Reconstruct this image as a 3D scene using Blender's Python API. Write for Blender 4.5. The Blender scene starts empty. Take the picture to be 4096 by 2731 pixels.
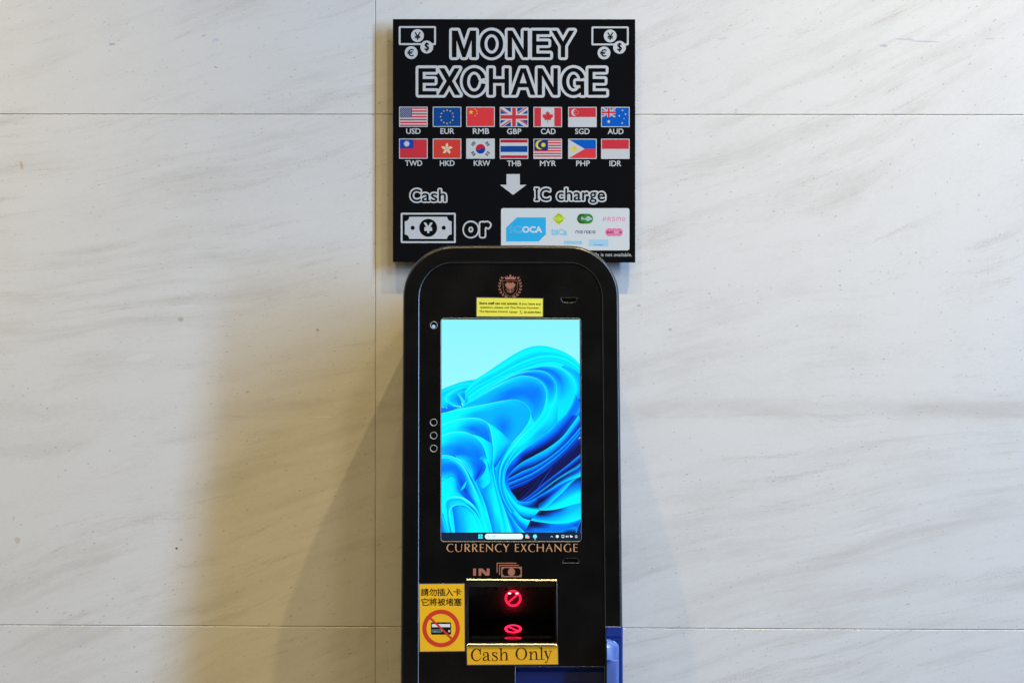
import bpy, bmesh, math, random
from mathutils import Vector, Matrix
from mathutils.geometry import delaunay_2d_cdt
R_ = math.radians
random.seed(7)
C = bpy.context.scene.collection
sc = bpy.context.scene

# ------------------------------------------------------------------ camera
CZ, CY = 1.42, -3.25            # camera height, distance to the wall plane (y = 0)
KP = 1.0 / 6000.0               # tangent per photo pixel (photo 4096 x 2731)
cam_d = bpy.data.cameras.new('camera'); cam = bpy.data.objects.new('camera', cam_d); C.objects.link(cam)
cam.location = (0, CY, CZ); cam.rotation_euler = (R_(90), 0, 0)
cam_d.sensor_width = 36; cam_d.lens = 36 * 6000 / 4096; cam_d.clip_end = 200
sc.camera = cam
# ------------------------------------------------------------------ world
w = bpy.data.worlds.new('World'); sc.world = w; w.use_nodes = True
nt = w.node_tree; bg = nt.nodes['Background']
tc = nt.nodes.new('ShaderNodeTexCoord'); sx = nt.nodes.new('ShaderNodeSeparateXYZ')
mr = nt.nodes.new('ShaderNodeMapRange'); mr.inputs[1].default_value = -.12; mr.inputs[2].default_value = .02
rp = nt.nodes.new('ShaderNodeValToRGB')
rp.color_ramp.elements[0].color = (.010, .010, .012, 1); rp.color_ramp.elements[1].color = (.050, .047, .045, 1)
nt.links.new(tc.outputs['Generated'], sx.inputs[0]); nt.links.new(sx.outputs[2], mr.inputs[0])
nt.links.new(mr.outputs[0], rp.inputs[0]); nt.links.new(rp.outputs[0], bg.inputs[0]); bg.inputs[1].default_value = 1.0
# ------------------------------------------------------------------ lights
def aim(o, tgt):
    o.rotation_euler = (Vector(tgt) - o.location).to_track_quat('-Z', 'Y').to_euler()
ld = bpy.data.lights.new('window_light', 'AREA'); ld.shape = 'RECTANGLE'; ld.size = .78; ld.size_y = 9.0
ld.energy = 1640; ld.color = (.37, .60, .98)
lo = bpy.data.objects.new('window_light', ld); C.objects.link(lo)
_d = 9.0; lo.location = (_d * math.sin(R_(63.3)), -_d * math.cos(R_(63.3)), 1.35 + 3.9)
aim(lo, (0, 0, 1.35))
for i, (lx, e) in enumerate(((-1.9, 1.0), (-.60, .30), (.30, .12), (1.12, .92), (1.75, .20))):
    s = bpy.data.lights.new('ceiling_spot', 'SPOT'); s.energy = 695 * e; s.color = (1.0, .765, .345)
    s.spot_size = R_(66); s.spot_blend = 1.0; s.shadow_soft_size = .035
    so = bpy.data.objects.new('ceiling_spot', s); C.objects.link(so); so.location = (lx, -1.12, 5.0); so.rotation_euler = (R_(2), 0, 0)
hs = bpy.data.lights.new('hall_spot', 'SPOT'); hs.energy = 140; hs.color = (1.0, .94, .76); hs.spot_size = R_(60); hs.spot_blend = 1.0; hs.shadow_soft_size = .28
ho = bpy.data.objects.new('hall_spot', hs); C.objects.link(ho); ho.location = (1.65, -2.7, 5.0); aim(ho, (-.25, 0, 2.15))
wf = bpy.data.lights.new('warm_front_fill', 'AREA'); wf.shape = 'RECTANGLE'; wf.size = 3.0; wf.size_y = 1.5; wf.energy = 46; wf.color = (1.0, .76, .36)  # added unseen warm fill that lifts the shaded wall
wo = bpy.data.objects.new('warm_front_fill', wf); C.objects.link(wo); wo.location = (-.6, -5.5, 5.6); aim(wo, (0, 0, 1.3))
ul = bpy.data.lights.new('floor_bounce_fill', 'AREA'); ul.shape = 'RECTANGLE'; ul.size = 3.0; ul.size_y = 1.0; ul.energy = 2.6; ul.color = (1.0, .78, .42)  # added low fill in place of floor bounce, warms the lower wall
uo = bpy.data.objects.new('floor_bounce_fill', ul); C.objects.link(uo); uo.location = (-.7, -1.5, .02); aim(uo, (-.7, 0, .9))
# ------------------------------------------------------------------ exposure
sc.view_settings.view_transform = 'Standard'; sc.view_settings.look = 'None'
sc.view_settings.exposure = 0.08; sc.view_settings.gamma = 1; sc.view_settings.use_curve_mapping = False

# ------------------------------------------------------------------ materials
def lin(c):
    r = []
    for v in c[:3]:
        v /= 255.0
        r.append(v / 12.92 if v <= .04045 else ((v + .055) / 1.055) ** 2.4)
    return r
_M = {}
def mat(name, base=(.5, .5, .5), rough=.5, metal=0, spec=.5, coat=0, emis=None, es=1, var=.06, bump=0, bscale=900, scale=60, rvar=.12):
    if name in _M: return _M[name]
    m = bpy.data.materials.new(name); m.use_nodes = True; t = m.node_tree
    b = t.nodes['Principled BSDF']
    b.inputs['Metallic'].default_value = metal
    b.inputs['Specular IOR Level'].default_value = spec; b.inputs['Coat Weight'].default_value = coat
    b.inputs['Coat Roughness'].default_value = .04
    tc = t.nodes.new('ShaderNodeTexCoord')
    n = t.nodes.new('ShaderNodeTexNoise'); n.inputs['Scale'].default_value = scale; n.inputs['Detail'].default_value = 5
    t.links.new(tc.outputs['Object'], n.inputs['Vector'])
    mx = t.nodes.new('ShaderNodeMix'); mx.data_type = 'RGBA'
    mx.inputs[6].default_value = (*[v * (1 - var) for v in base], 1); mx.inputs[7].default_value = (*[min(1, v * (1 + var)) for v in base], 1)
    t.links.new(n.outputs[0], mx.inputs[0]); t.links.new(mx.outputs[2], b.inputs['Base Color'])
    q = t.nodes.new('ShaderNodeMapRange'); q.inputs[3].default_value = max(0, rough - rvar * rough * 2); q.inputs[4].default_value = rough + rvar * rough * 2
    t.links.new(n.outputs[0], q.inputs[0]); t.links.new(q.outputs[0], b.inputs['Roughness'])
    if emis is not None:
        b.inputs['Emission Color'].default_value = (*emis, 1); b.inputs['Emission Strength'].default_value = es
    if bump:
        n2 = t.nodes.new('ShaderNodeTexNoise'); n2.inputs['Scale'].default_value = bscale; n2.inputs['Detail'].default_value = 3
        t.links.new(tc.outputs['Object'], n2.inputs['Vector'])
        bp = t.nodes.new('ShaderNodeBump'); bp.inputs['Strength'].default_value = bump; bp.inputs['Distance'].default_value = .0006
        t.links.new(n2.outputs[0], bp.inputs['Height']); t.links.new(bp.outputs[0], b.inputs['Normal'])
    _M[name] = m; return m
def ink(name, rgb, rough=.3): return mat(name, lin(rgb), rough=rough, var=.03, scale=200)
def lit(name, rgb, s=1.0): return mat(name, (.002, .002, .002), rough=.12, emis=lin(rgb), es=s)

# ------------------------------------------------------------------ planes: a photo pixel hits a real plane
TH = R_(3.5)
K0 = Vector((0, CY + 3.0, CZ - 1365.5 * KP * 3.0))           # kiosk front plane passes here
KN = Vector((0, -math.cos(TH), math.sin(TH))); KU = Vector((1, 0, 0)); KV = Vector((0, math.sin(TH), math.cos(TH)))
def ray(x, y): return Vector(((x - 2048) * KP, 1.0, -(y - 1365.5) * KP))
CAM = Vector((0, CY, CZ))
def hit(x, y, p, n):
    r = ray(x, y); return CAM + r * ((p - CAM).dot(n) / r.dot(n))
def KPt(x, y, h=0): return hit(x, y, K0 + KN * h, KN)
SIGN_Y = -.022
def SPt(x, y, h=0):
    if h > 0: h *= .3
    return hit(x, y, Vector((0, SIGN_Y - h, 0)), Vector((0, -1, 0)))
def WPt(x, y, h=0): return hit(x, y, Vector((0, -h, 0)), Vector((0, -1, 0)))
def at_dist(x, y, d): return CAM + ray(x, y) * d

# ------------------------------------------------------------------ 2-D shape kit (pixel space)
def Z(ox, oy, s): return lambda *p: [(ox + a / s, oy + b / s) for a, b in p]
def ellipse(cx, cy, rx, ry=None, n=40, a0=0, a1=360):
    ry = ry or rx
    return [(cx + rx * math.cos(R_(a0 + (a1 - a0) * i / n)), cy - ry * math.sin(R_(a0 + (a1 - a0) * i / n))) for i in range(n if a1 - a0 >= 360 else n + 1)]
def ring(cx, cy, rx, ry, ix, iy, a0=0, a1=360, n=48):
    q = []
    for i in range(n):
        t0, t1 = R_(a0 + (a1 - a0) * i / n), R_(a0 + (a1 - a0) * (i + 1) / n)
        q.append([(cx + rx * math.cos(t0), cy - ry * math.sin(t0)), (cx + rx * math.cos(t1), cy - ry * math.sin(t1)),
                  (cx + ix * math.cos(t1), cy - iy * math.sin(t1)), (cx + ix * math.cos(t0), cy - iy * math.sin(t0))])
    return q
def rect(x0, y0, x1, y1): return [(x0, y0), (x1, y0), (x1, y1), (x0, y1)]
def rrect(x0, y0, x1, y1, r, n=6):
    p = []
    for cx, cy, a in ((x1 - r, y0 + r, 0), (x0 + r, y0 + r, 90), (x0 + r, y1 - r, 180), (x1 - r, y1 - r, 270)):
        for i in range(n + 1):
            t = R_(a + 90 * i / n); p.append((cx + r * math.cos(t), cy - r * math.sin(t)))
    return p
def seg(a, b, w, w2=None):
    w2 = w if w2 is None else w2
    dx, dy = b[0] - a[0], b[1] - a[1]; L = math.hypot(dx, dy)
    if L < 1e-6: return None
    nx, ny = -dy / L, dx / L
    return [(a[0] + nx * w / 2, a[1] + ny * w / 2), (b[0] + nx * w2 / 2, b[1] + ny * w2 / 2), (b[0] - nx * w2 / 2, b[1] - ny * w2 / 2), (a[0] - nx * w / 2, a[1] - ny * w / 2)]
def stroke(pts, w, caps=False, closed=False, n=10):
    out = []; m = len(pts)
    for i in range(m if closed else m - 1):
        s = seg(pts[i], pts[(i + 1) % m], w)
        if s: out.append(s)
    for i in range(m):
        if closed or caps or 0 < i < m - 1: out.append(ellipse(pts[i][0], pts[i][1], w / 2, w / 2, n=n))
    return out
def cr(pts, k=6):
    """Catmull-Rom through tuples of any length"""
    out = []; m = len(pts)
    for i in range(m - 1):
        p0, p1, p2, p3 = pts[max(0, i - 1)], pts[i], pts[i + 1], pts[min(m - 1, i + 2)]
        for j in range(k):
            t = j / k
            out.append(tuple(.5 * ((2 * b) + (-a + c) * t + (2 * a - 5 * b + 4 * c - d) * t * t + (-a + 3 * b - 3 * c + d) * t ** 3) for a, b, c, d in zip(p0, p1, p2, p3)))
    out.append(tuple(pts[-1])); return out
def vstroke(pts, k=5, ws=1.0):
    """variable-width smooth stroke, pts = (x, y, width): one mitred strip"""
    q = cr(pts, k); L, Rr = [], []
    for i, (x, y, w_) in enumerate(q):
        a, b = q[max(0, i - 1)], q[min(len(q) - 1, i + 1)]
        dx, dy = b[0] - a[0], b[1] - a[1]; l = math.hypot(dx, dy) or 1
        L.append((x - dy / l * w_ * ws / 2, y + dx / l * w_ * ws / 2)); Rr.append((x + dy / l * w_ * ws / 2, y - dx / l * w_ * ws / 2))
    return [[L[i], L[i + 1], Rr[i + 1], Rr[i]] for i in range(len(q) - 1)]
def union(polys):
    V, F = [], []
    for p in polys:
        if p is None or len(p) < 3: continue
        ar = sum(p[i][0] * p[(i + 1) % len(p)][1] - p[(i + 1) % len(p)][0] * p[i][1] for i in range(len(p)))
        if abs(ar) < 1e-7: continue
        if ar < 0: p = p[::-1]
        s = len(V); V += [Vector(v) for v in p]; F.append(list(range(s, s + len(p))))
    vo, eo, fo, ov, oe, of = delaunay_2d_cdt(V, [], F, 0, 1e-5)
    return [tuple(v) for v in vo], [list(f) for f, o in zip(fo, of) if o]
def boundary(vf):
    V, F = vf[:2]; cnt = {}
    for f in F:
        for i in range(len(f)):
            k = (min(f[i], f[(i + 1) % len(f)]), max(f[i], f[(i + 1) % len(f)])); cnt[k] = cnt.get(k, 0) + 1
    return [(V[a], V[b]) for (a, b), c in cnt.items() if c == 1]
def halo(vf, o, n=12):
    """outline band of half-width o round a glyph, round joins"""
    polys = []; seen = set()
    for a, b in boundary(vf):
        polys.append(seg(a, b, 2 * o))
        for p in (a, b):
            k = (round(p[0], 1), round(p[1], 1))
            if k not in seen: seen.add(k); polys.append(ellipse(p[0], p[1], o, o, n=n))
    return union(polys)
_tc = {}
def glyphs(s, bold=0.0, shear=0.0, res=4, space=1.0):
    k = (s, bold, shear, res, space)
    if k in _tc: return _tc[k]
    c = bpy.data.curves.new('tmp', 'FONT'); c.body = s; c.offset = bold; c.resolution_u = res; c.shear = shear; c.space_character = space
    o = bpy.data.objects.new('tmp', c); C.objects.link(o)
    dg = bpy.context.evaluated_depsgraph_get(); dg.update(); e = o.evaluated_get(dg); me = e.to_mesh()
    V = [(v.co.x, v.co.y) for v in me.vertices]; F = [list(p.vertices) for p in me.polygons]
    e.to_mesh_clear(); bpy.data.objects.remove(o); bpy.data.curves.remove(c)
    # weld so that outlines read as outlines
    mp, nv, idx = {}, [], []
    for v in V:
        q = (round(v[0], 5), round(v[1], 5))
        if q not in mp: mp[q] = len(nv); nv.append(v)
        idx.append(mp[q])
    F = [[idx[i] for i in f] for f in F]; F = [f for f in F if len(set(f)) == len(f)]
    _tc[k] = (nv, F); return _tc[k]
def text(s, x0, y0, x1, y1, bold=0.0, dy=0.0, dx=0.0, **kw):
    """glyphs fitted into a pixel box; dy = drop of the right end; returns (verts, faces, extra weight in pixels)"""
    V, F = glyphs(s, 0.0, **kw)
    ax, bx = min(v[0] for v in V), max(v[0] for v in V); ay, by = min(v[1] for v in V), max(v[1] for v in V)
    bp = bold * (y1 - y0) / (by - ay or 1)
    x0 += bp; y0 += bp; x1 -= bp; y1 -= bp
    out = []
    for v in V:
        u, t = (v[0] - ax) / (bx - ax or 1), (by - v[1]) / (by - ay or 1)
        out.append((x0 + (x1 - x0) * u + dx * t, y0 + (y1 - y0) * t + dy * u))
    return out, F, bp
def mv(vf, f): return [f(p)[0] for p in vf[0]], vf[1]

# ------------------------------------------------------------------ object helpers
def link(o, parent=None, loc=None):
    C.objects.link(o)
    if parent is not None: o.parent = parent
    return o
def empty(name, loc, label=None, cat=None, kind=None, parent=None):
    o = bpy.data.objects.new(name, None); o.location = loc; o.empty_display_size = .05; link(o, parent)
    if label: o['label'] = label
    if cat: o['category'] = cat
    if kind: o['kind'] = kind
    return o
def wloc(o):
    v = Vector((0, 0, 0))
    while o is not None: v += o.location; o = o.parent
    return v
def mesh(name, V, F, mats, parent=None, idx=None, label=None, smooth=False, attr=None, loc=None):
    """V in world coordinates; the object's origin goes to its own centre"""
    me = bpy.data.meshes.new(name)
    base = wloc(parent) if parent is not None else Vector((0, 0, 0))
    if loc is None:
        lo_ = Vector([min(v[i] for v in V) for i in range(3)]); hi = Vector([max(v[i] for v in V) for i in range(3)])
        loc = (lo_ + hi) / 2
    loc = Vector(loc)
    me.from_pydata([tuple(Vector(v) - loc) for v in V], [], F)
    for m in (mats if isinstance(mats, (list, tuple)) else [mats]): me.materials.append(m)
    if idx: me.polygons.foreach_set('material_index', idx)
    if attr:
        ca = me.color_attributes.new('col', 'FLOAT_COLOR', 'POINT')
        for i, c in enumerate(attr): ca.data[i].color = (*c, 1)
    if smooth: me.polygons.foreach_set('use_smooth', [True] * len(me.polygons))
    me.update()
    o = bpy.data.objects.new(name, me); o.location = loc - base; link(o, parent)
    if label: o['label'] = label
    return o
def art(name, plane, items, parent, label=None):
    """items: (shape, material, height); shape = list of polygons (united) or a (verts, faces) pair in pixels"""
    V, F, idx, ms = [], [], [], []
    exp = []
    for shp, m, h in items:
        exp.append((shp, m, h))
        if isinstance(shp, tuple) and len(shp) > 2 and shp[2] > 0: exp.append((halo(shp, shp[2], 8), m, h + 5e-5))
    for shp, m, h in exp:
        if isinstance(shp, tuple): v, f = shp[:2]
        else: v, f = union(shp)
        if m not in ms: ms.append(m)
        s = len(V); V += [plane(p[0], p[1], h) for p in v]
        for q in f:
            q = [s + i for i in q]
            a, b, c = V[q[0]], V[q[1]], V[q[2]]
            if (b - a).cross(c - a).y > 0: q = q[::-1]
            F.append(q); idx.append(ms.index(m))
    return mesh(name, V, F, ms, parent, idx, label)
def box_v(x0, x1, y0, y1, z0, z1):
    V = [Vector((x, y, z)) for z in (z0, z1) for y in (y0, y1) for x in (x0, x1)]
    return V, [[0, 2, 3, 1], [4, 5, 7, 6], [0, 1, 5, 4], [2, 6, 7, 3], [0, 4, 6, 2], [1, 3, 7, 5]]

# =================================================================== WALL
def wall_material():
    m = bpy.data.materials.new('limestone'); m.use_nodes = True; t = m.node_tree; N = t.nodes; Lk = t.links.new
    b = N['Principled BSDF']; b.inputs['Specular IOR Level'].default_value = .3
    tc = N.new('ShaderNodeTexCoord')
    def math_(op, a, c=None, d=None, clamp=False):
        n = N.new('ShaderNodeMath'); n.operation = op; n.use_clamp = clamp
        for i, v in enumerate((a, c, d)):
            if v is None: continue
            if isinstance(v, (int, float)): n.inputs[i].default_value = v
            else: Lk(v, n.inputs[i])
        return n.outputs[0]
    def noise(vec, scale, detail=4, rough=.55):
        n = N.new('ShaderNodeTexNoise'); n.inputs['Scale'].default_value = scale; n.inputs['Detail'].default_value = detail
        n.inputs['Roughness'].default_value = rough; Lk(vec, n.inputs['Vector']); return n.outputs[0]
    def rng(v, a, c, o0=0, o1=1, smooth=True):
        n = N.new('ShaderNodeMapRange'); n.interpolation_type = 'SMOOTHSTEP' if smooth else 'LINEAR'
        Lk(v, n.inputs[0]); n.inputs[1].default_value = a; n.inputs[2].default_value = c; n.inputs[3].default_value = o0; n.inputs[4].default_value = o1
        return n.outputs[0]
    def comb(x, y, z):
        n = N.new('ShaderNodeCombineXYZ')
        for i, v in enumerate((x, y, z)):
            if isinstance(v, (int, float)): n.inputs[i].default_value = v
            else: Lk(v, n.inputs[i])
        return n.outputs[0]
    sp = N.new('ShaderNodeSeparateXYZ'); Lk(tc.outputs['Object'], sp.inputs[0]); X, Y_, Zc = sp.outputs
    at = N.new('ShaderNodeAttribute'); at.attribute_name = 'slab'; slab = at.outputs['Fac']
    P = comb(X, math_('MULTIPLY', slab, 3.7), Zc)
    big = noise(P, 1.1, 2, .5)
    # bedding direction: about 15 degrees up to the right, flatter through the middle, bent by a slow noise
    slope = math_('ADD', .17, math_('MULTIPLY', math_('ABSOLUTE', math_('ADD', Zc, .09)), .30))
    lean = math_('MULTIPLY', X, slope)
    wob = math_('MULTIPLY', math_('SUBTRACT', big, .5), .22)
    v = math_('SUBTRACT', math_('SUBTRACT', Zc, lean), wob)
    SV = comb(math_('MULTIPLY', X, 1.0), math_('MULTIPLY', slab, 2.3), math_('MULTIPLY', v, 9.0))
    s1 = noise(SV, 2.4, 5, .62)                                  # broad bands
    SV2 = comb(math_('MULTIPLY', X, .7), math_('MULTIPLY', slab, 5.1), math_('MULTIPLY', v, 7.0))
    s2 = noise(SV2, 7.5, 6, .7)                                 # thin veins
    grain = noise(tc.outputs['Object'], 300, 3, .75)
    patch = noise(P, 3.1, 3, .6)
    veins = math_('MULTIPLY', rng(s2, .53, .70), rng(patch, .34, .62))
    veins = math_('MULTIPLY', veins, rng(grain, .40, .60, .12, 1))
    bands = rng(s1, .40, .72)
    # little dark flecks, elongated
    vo = N.new('ShaderNodeTexVoronoi'); vo.inputs['Scale'].default_value = 21; vo.feature = 'F1'
    Lk(comb(X, slab, math_('MULTIPLY', v, 2.2)), vo.inputs['Vector'])
    sc_ = N.new('ShaderNodeSeparateColor'); Lk(vo.outputs['Color'], sc_.inputs[0])
    rad = math_('MULTIPLY', math_('POWER', sc_.outputs[0], 6), .105)
    fleck = math_('MULTIPLY', math_('LESS_THAN', vo.outputs['Distance'], rad), rng(grain, .35, .6, .35, 1))
    vo2 = N.new('ShaderNodeTexVoronoi'); vo2.inputs['Scale'].default_value = 62
    Lk(comb(X, slab, math_('MULTIPLY', v, 2.0)), vo2.inputs['Vector'])
    sc2 = N.new('ShaderNodeSeparateColor'); Lk(vo2.outputs['Color'], sc2.inputs[0])
    fine = math_('MULTIPLY', math_('LESS_THAN', vo2.outputs['Distance'], math_('MULTIPLY', math_('POWER', sc2.outputs[1], 7), .16)), .6)
    # grimy band running across at hip height, stronger to the right; slab lower edge at about z=-.15
    zb = math_('ADD', Zc, math_('ADD', .148, math_('MULTIPLY', math_('SUBTRACT', patch, .5), .03)))
    g1 = math_('POWER', 2.718, math_('MULTIPLY', math_('MULTIPLY', zb, zb), -2300))
    g1 = math_('MULTIPLY', g1, math_('MULTIPLY', rng(X, .15, .7, .35, 1), rng(noise(comb(X, 0, math_('MULTIPLY', Zc, 4)), 3.5, 4), .32, .62, .3, 1)))
    zc2 = math_('ADD', Zc, math_('ADD', .163, math_('MULTIPLY', math_('SUBTRACT', s1, .5), .012)))
    g2 = math_('MULTIPLY', math_('POWER', 2.718, math_('MULTIPLY', math_('MULTIPLY', zc2, zc2), -30000)), rng(noise(comb(X, 3, math_('MULTIPLY', Zc, 8)), 6, 5, .7), .45, .68))
    dark = math_('ADD', math_('MULTIPLY', veins, .35), math_('MULTIPLY', bands, math_('MULTIPLY', rng(noise(comb(X, 9, math_('MULTIPLY', v, 3.0)), 1.8, 3), .35, .62), .24)))
    dark = math_('ADD', dark, math_('MULTIPLY', fleck, .6)); dark = math_('ADD', dark, math_('MULTIPLY', fine, .65))
    s3 = noise(comb(math_('MULTIPLY', X, 1.4), math_('ADD', math_('MULTIPLY', slab, 7.7), 4), math_('MULTIPLY', v, 26.0)), 6.0, 5, .75)
    dark = math_('ADD', dark, math_('MULTIPLY', math_('MULTIPLY', rng(s3, .58, .72), rng(s1, .40, .6)), .26))
    s4 = noise(comb(X, slab, math_('MULTIPLY', v, 4.5)), 75, 3, .7)
    dark = math_('ADD', dark, math_('MULTIPLY', math_('SUBTRACT', s4, .5), .34))
    dark = math_('ADD', dark, math_('MULTIPLY', g1, .30)); dark = math_('ADD', dark, math_('MULTIPLY', g2, .2))
    dark = math_('ADD', dark, math_('MULTIPLY', math_('SUBTRACT', grain, .5), .30)); dark = math_('ADD', dark, math_('MULTIPLY', math_('SUBTRACT', noise(comb(X, math_('MULTIPLY', slab, 1.3), math_('MULTIPLY', v, 2.2)), 5.5, 6, .68), .45), .30), None, True)
    mx = N.new('ShaderNodeMix'); mx.data_type = 'RGBA'; mx.inputs[6].default_value = (.745, .730, .705, 1); mx.inputs[7].default_value = (.34, .285, .225, 1)
    Lk(dark, mx.inputs[0])
    # pale scuffs: short horizontal scratches just under the band and a few vertical runs
    sv = noise(comb(math_('MULTIPLY', X, 9), 0, math_('MULTIPLY', Zc, 120)), 1.0, 3, .6)
    scf = math_('MULTIPLY', rng(sv, .66, .74), rng(noise(P, 2.2, 2), .5, .66))
    mx2 = N.new('ShaderNodeMix'); mx2.data_type = 'RGBA'; mx2.inputs[7].default_value = (.86, .86, .85, 1); Lk(mx.outputs[2], mx2.inputs[6]); Lk(math_('MULTIPLY', scf, .35), mx2.inputs[0])
    # individual marks: (photo x, y, half length, half height, tilt, colour, strength)
    last = mx2.outputs[2]
    for px, py, rx, ry, an, colr, amt in ((86, 662, 6, 19, 12, (.50, .34, .17), .6), (863, 160, 12, 7, 0, (.50, .60, .72), .8), (1106, 158, 9, 4, 0, (.55, .64, .72), .5), (1478, 152, 16, 6, 0, (.55, .64, .74), .6), (448, 178, 14, 5, 5, (.30, .33, .38), .6), (706, 2192, 5, 5, 0, (.07, .09, .08), .95),
            (723, 1277, 13, 9, 0, (.42, .38, .30), .65), (863, 270, 9, 3, -30, (.30, .24, .20), .6), (1270, 1320, 8, 5, 0, (.34, .27, .18), .7), (1290, 1667, 42, 3, 0, (.86, .85, .80), .6), (560, 1430, 60, 14, 10, (.84, .84, .82), .35), (70, 2160, 12, 14, 20, (.52, .40, .25), .5), (2556, 1222, 8, 6, 0, (.42, .40, .36), .6), (2680, 1318, 8, 5, 10, (.36, .34, .32), .6),
            (3535, 184, 17, 5, 0, (.36, .42, .48), .7), (3620, 158, 40, 3, -2, (.42, .48, .54), .7), (3700, 167, 70, 3, -2, (.38, .44, .50), .6), (2890, 155, 22, 6, 5, (.50, .56, .60), .5), (3960, 156, 22, 4, 0, (.45, .52, .58), .6), (3360, 1142, 5, 4, 0, (.3, .3, .3), .6), (3940, 1395, 5, 4, 0, (.34, .34, .34), .5), (1560, 2640, 5, 60, 0, (.80, .78, .70), .3), (1586, 2630, 4, 50, 0, (.80, .78, .70), .25)):
        cx, cz, kx, kz = (px - 2048) * KP * 3.25, -(py - 1365.5) * KP * 3.25, rx * KP * 3.25, ry * KP * 3.25
        ca, sa = math.cos(R_(an)), math.sin(R_(an))
        dx_, dz_ = math_('SUBTRACT', X, cx), math_('SUBTRACT', Zc, cz)
        ux = math_('ADD', math_('MULTIPLY', dx_, ca / kx), math_('MULTIPLY', dz_, sa / kx)); uz = math_('ADD', math_('MULTIPLY', dz_, ca / kz), math_('MULTIPLY', dx_, -sa / kz))
        rr_ = math_('ADD', math_('MULTIPLY', ux, ux), math_('MULTIPLY', uz, uz)); rr_ = math_('ADD', rr_, math_('MULTIPLY', math_('SUBTRACT', grain, .5), 1.6))
        mm = N.new('ShaderNodeMix'); mm.data_type = 'RGBA'; mm.inputs[7].default_value = (*colr, 1); Lk(last, mm.inputs[6]); Lk(rng(rr_, .5, 1.2, amt, 0), mm.inputs[0]); last = mm.outputs[2]
    Lk(last, b.inputs['Base Color'])
    Lk(rng(s1, .3, .7, .50, .62), b.inputs['Roughness'])
    bp = N.new('ShaderNodeBump'); bp.inputs['Strength'].default_value = .25; bp.inputs['Distance'].default_value = .0006
    Lk(math_('ADD', grain, math_('MULTIPLY', dark, -1.5)), bp.inputs['Height']); Lk(bp.outputs[0], b.inputs['Normal'])
    return m
WALLM = wall_material()
def build_wall():
    def jz(xw, yl, yr):       # joint height at a world x, from its pixel heights at the frame's left and right
        f = (xw / (4096 * KP * 3.25)) + .5
        return CZ - ((yl + (yr - yl) * f) - 1365.5) * KP * 3.25
    xj = (1501.5 - 2048) * KP * 3.25; g = .0008; bev = .0007
    xs = [(-2.6, xj - g), (xj + g, 2.75)]
    rows = [(None, (457.5, 460)), ((457.5, 460), (2498, 2518)), ((2498, 2518), None)]
    V, F, sl = [], [], []; k = 0
    for x0, x1 in xs:
        for top, bot in rows:
            k += 1
            def cz(x, r, side): return (4.6 if side > 0 else 0.0) if r is None else jz(x, *r) - side * g
            P = [(x0, cz(x0, bot, -1)), (x1, cz(x1, bot, -1)), (x1, cz(x1, top, 1)), (x0, cz(x0, top, 1))]
            s = len(V)
            ins = [(bev, bev), (-bev, bev), (-bev, -bev), (bev, -bev)]
            for (x, z), (a, c) in zip(P, ins): V.append(Vector((x + a, 0, z + c)))
            for (x, z) in P: V.append(Vector((x, bev, z)))
            for (x, z) in P: V.append(Vector((x, .0016, z)))
            F.append([s, s + 1, s + 2, s + 3])
            for i in range(4):
                j = (i + 1) % 4
                F.append([s + 4 + i, s + 4 + j, s + j, s + i]); F.append([s + 8 + i, s + 8 + j, s + 4 + j, s + 4 + i])
            sl += [float(k)] * 12
    bv, bf = box_v(-2.6, 2.75, .0012, .12, 0, 4.6)
    s = len(V); V += bv; F += [[s + i for i in f] for f in bf]; sl += [0.] * 8
    mort = mat('mortar', (.44, .41, .36), rough=.9)
    idx = [0] * (len(F) - 6) + [1] * 6
    o = mesh('wall', V, F, [WALLM, mort], None, idx, loc=(0, 0, CZ))
    a = o.data.attributes.new('slab', 'FLOAT', 'POINT'); a.data.foreach_set('value', sl)
    o['kind'] = 'structure'; o['label'] = 'pale streaked limestone wall of large slabs with thin joints'; o['category'] = 'wall'
build_wall()

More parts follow.
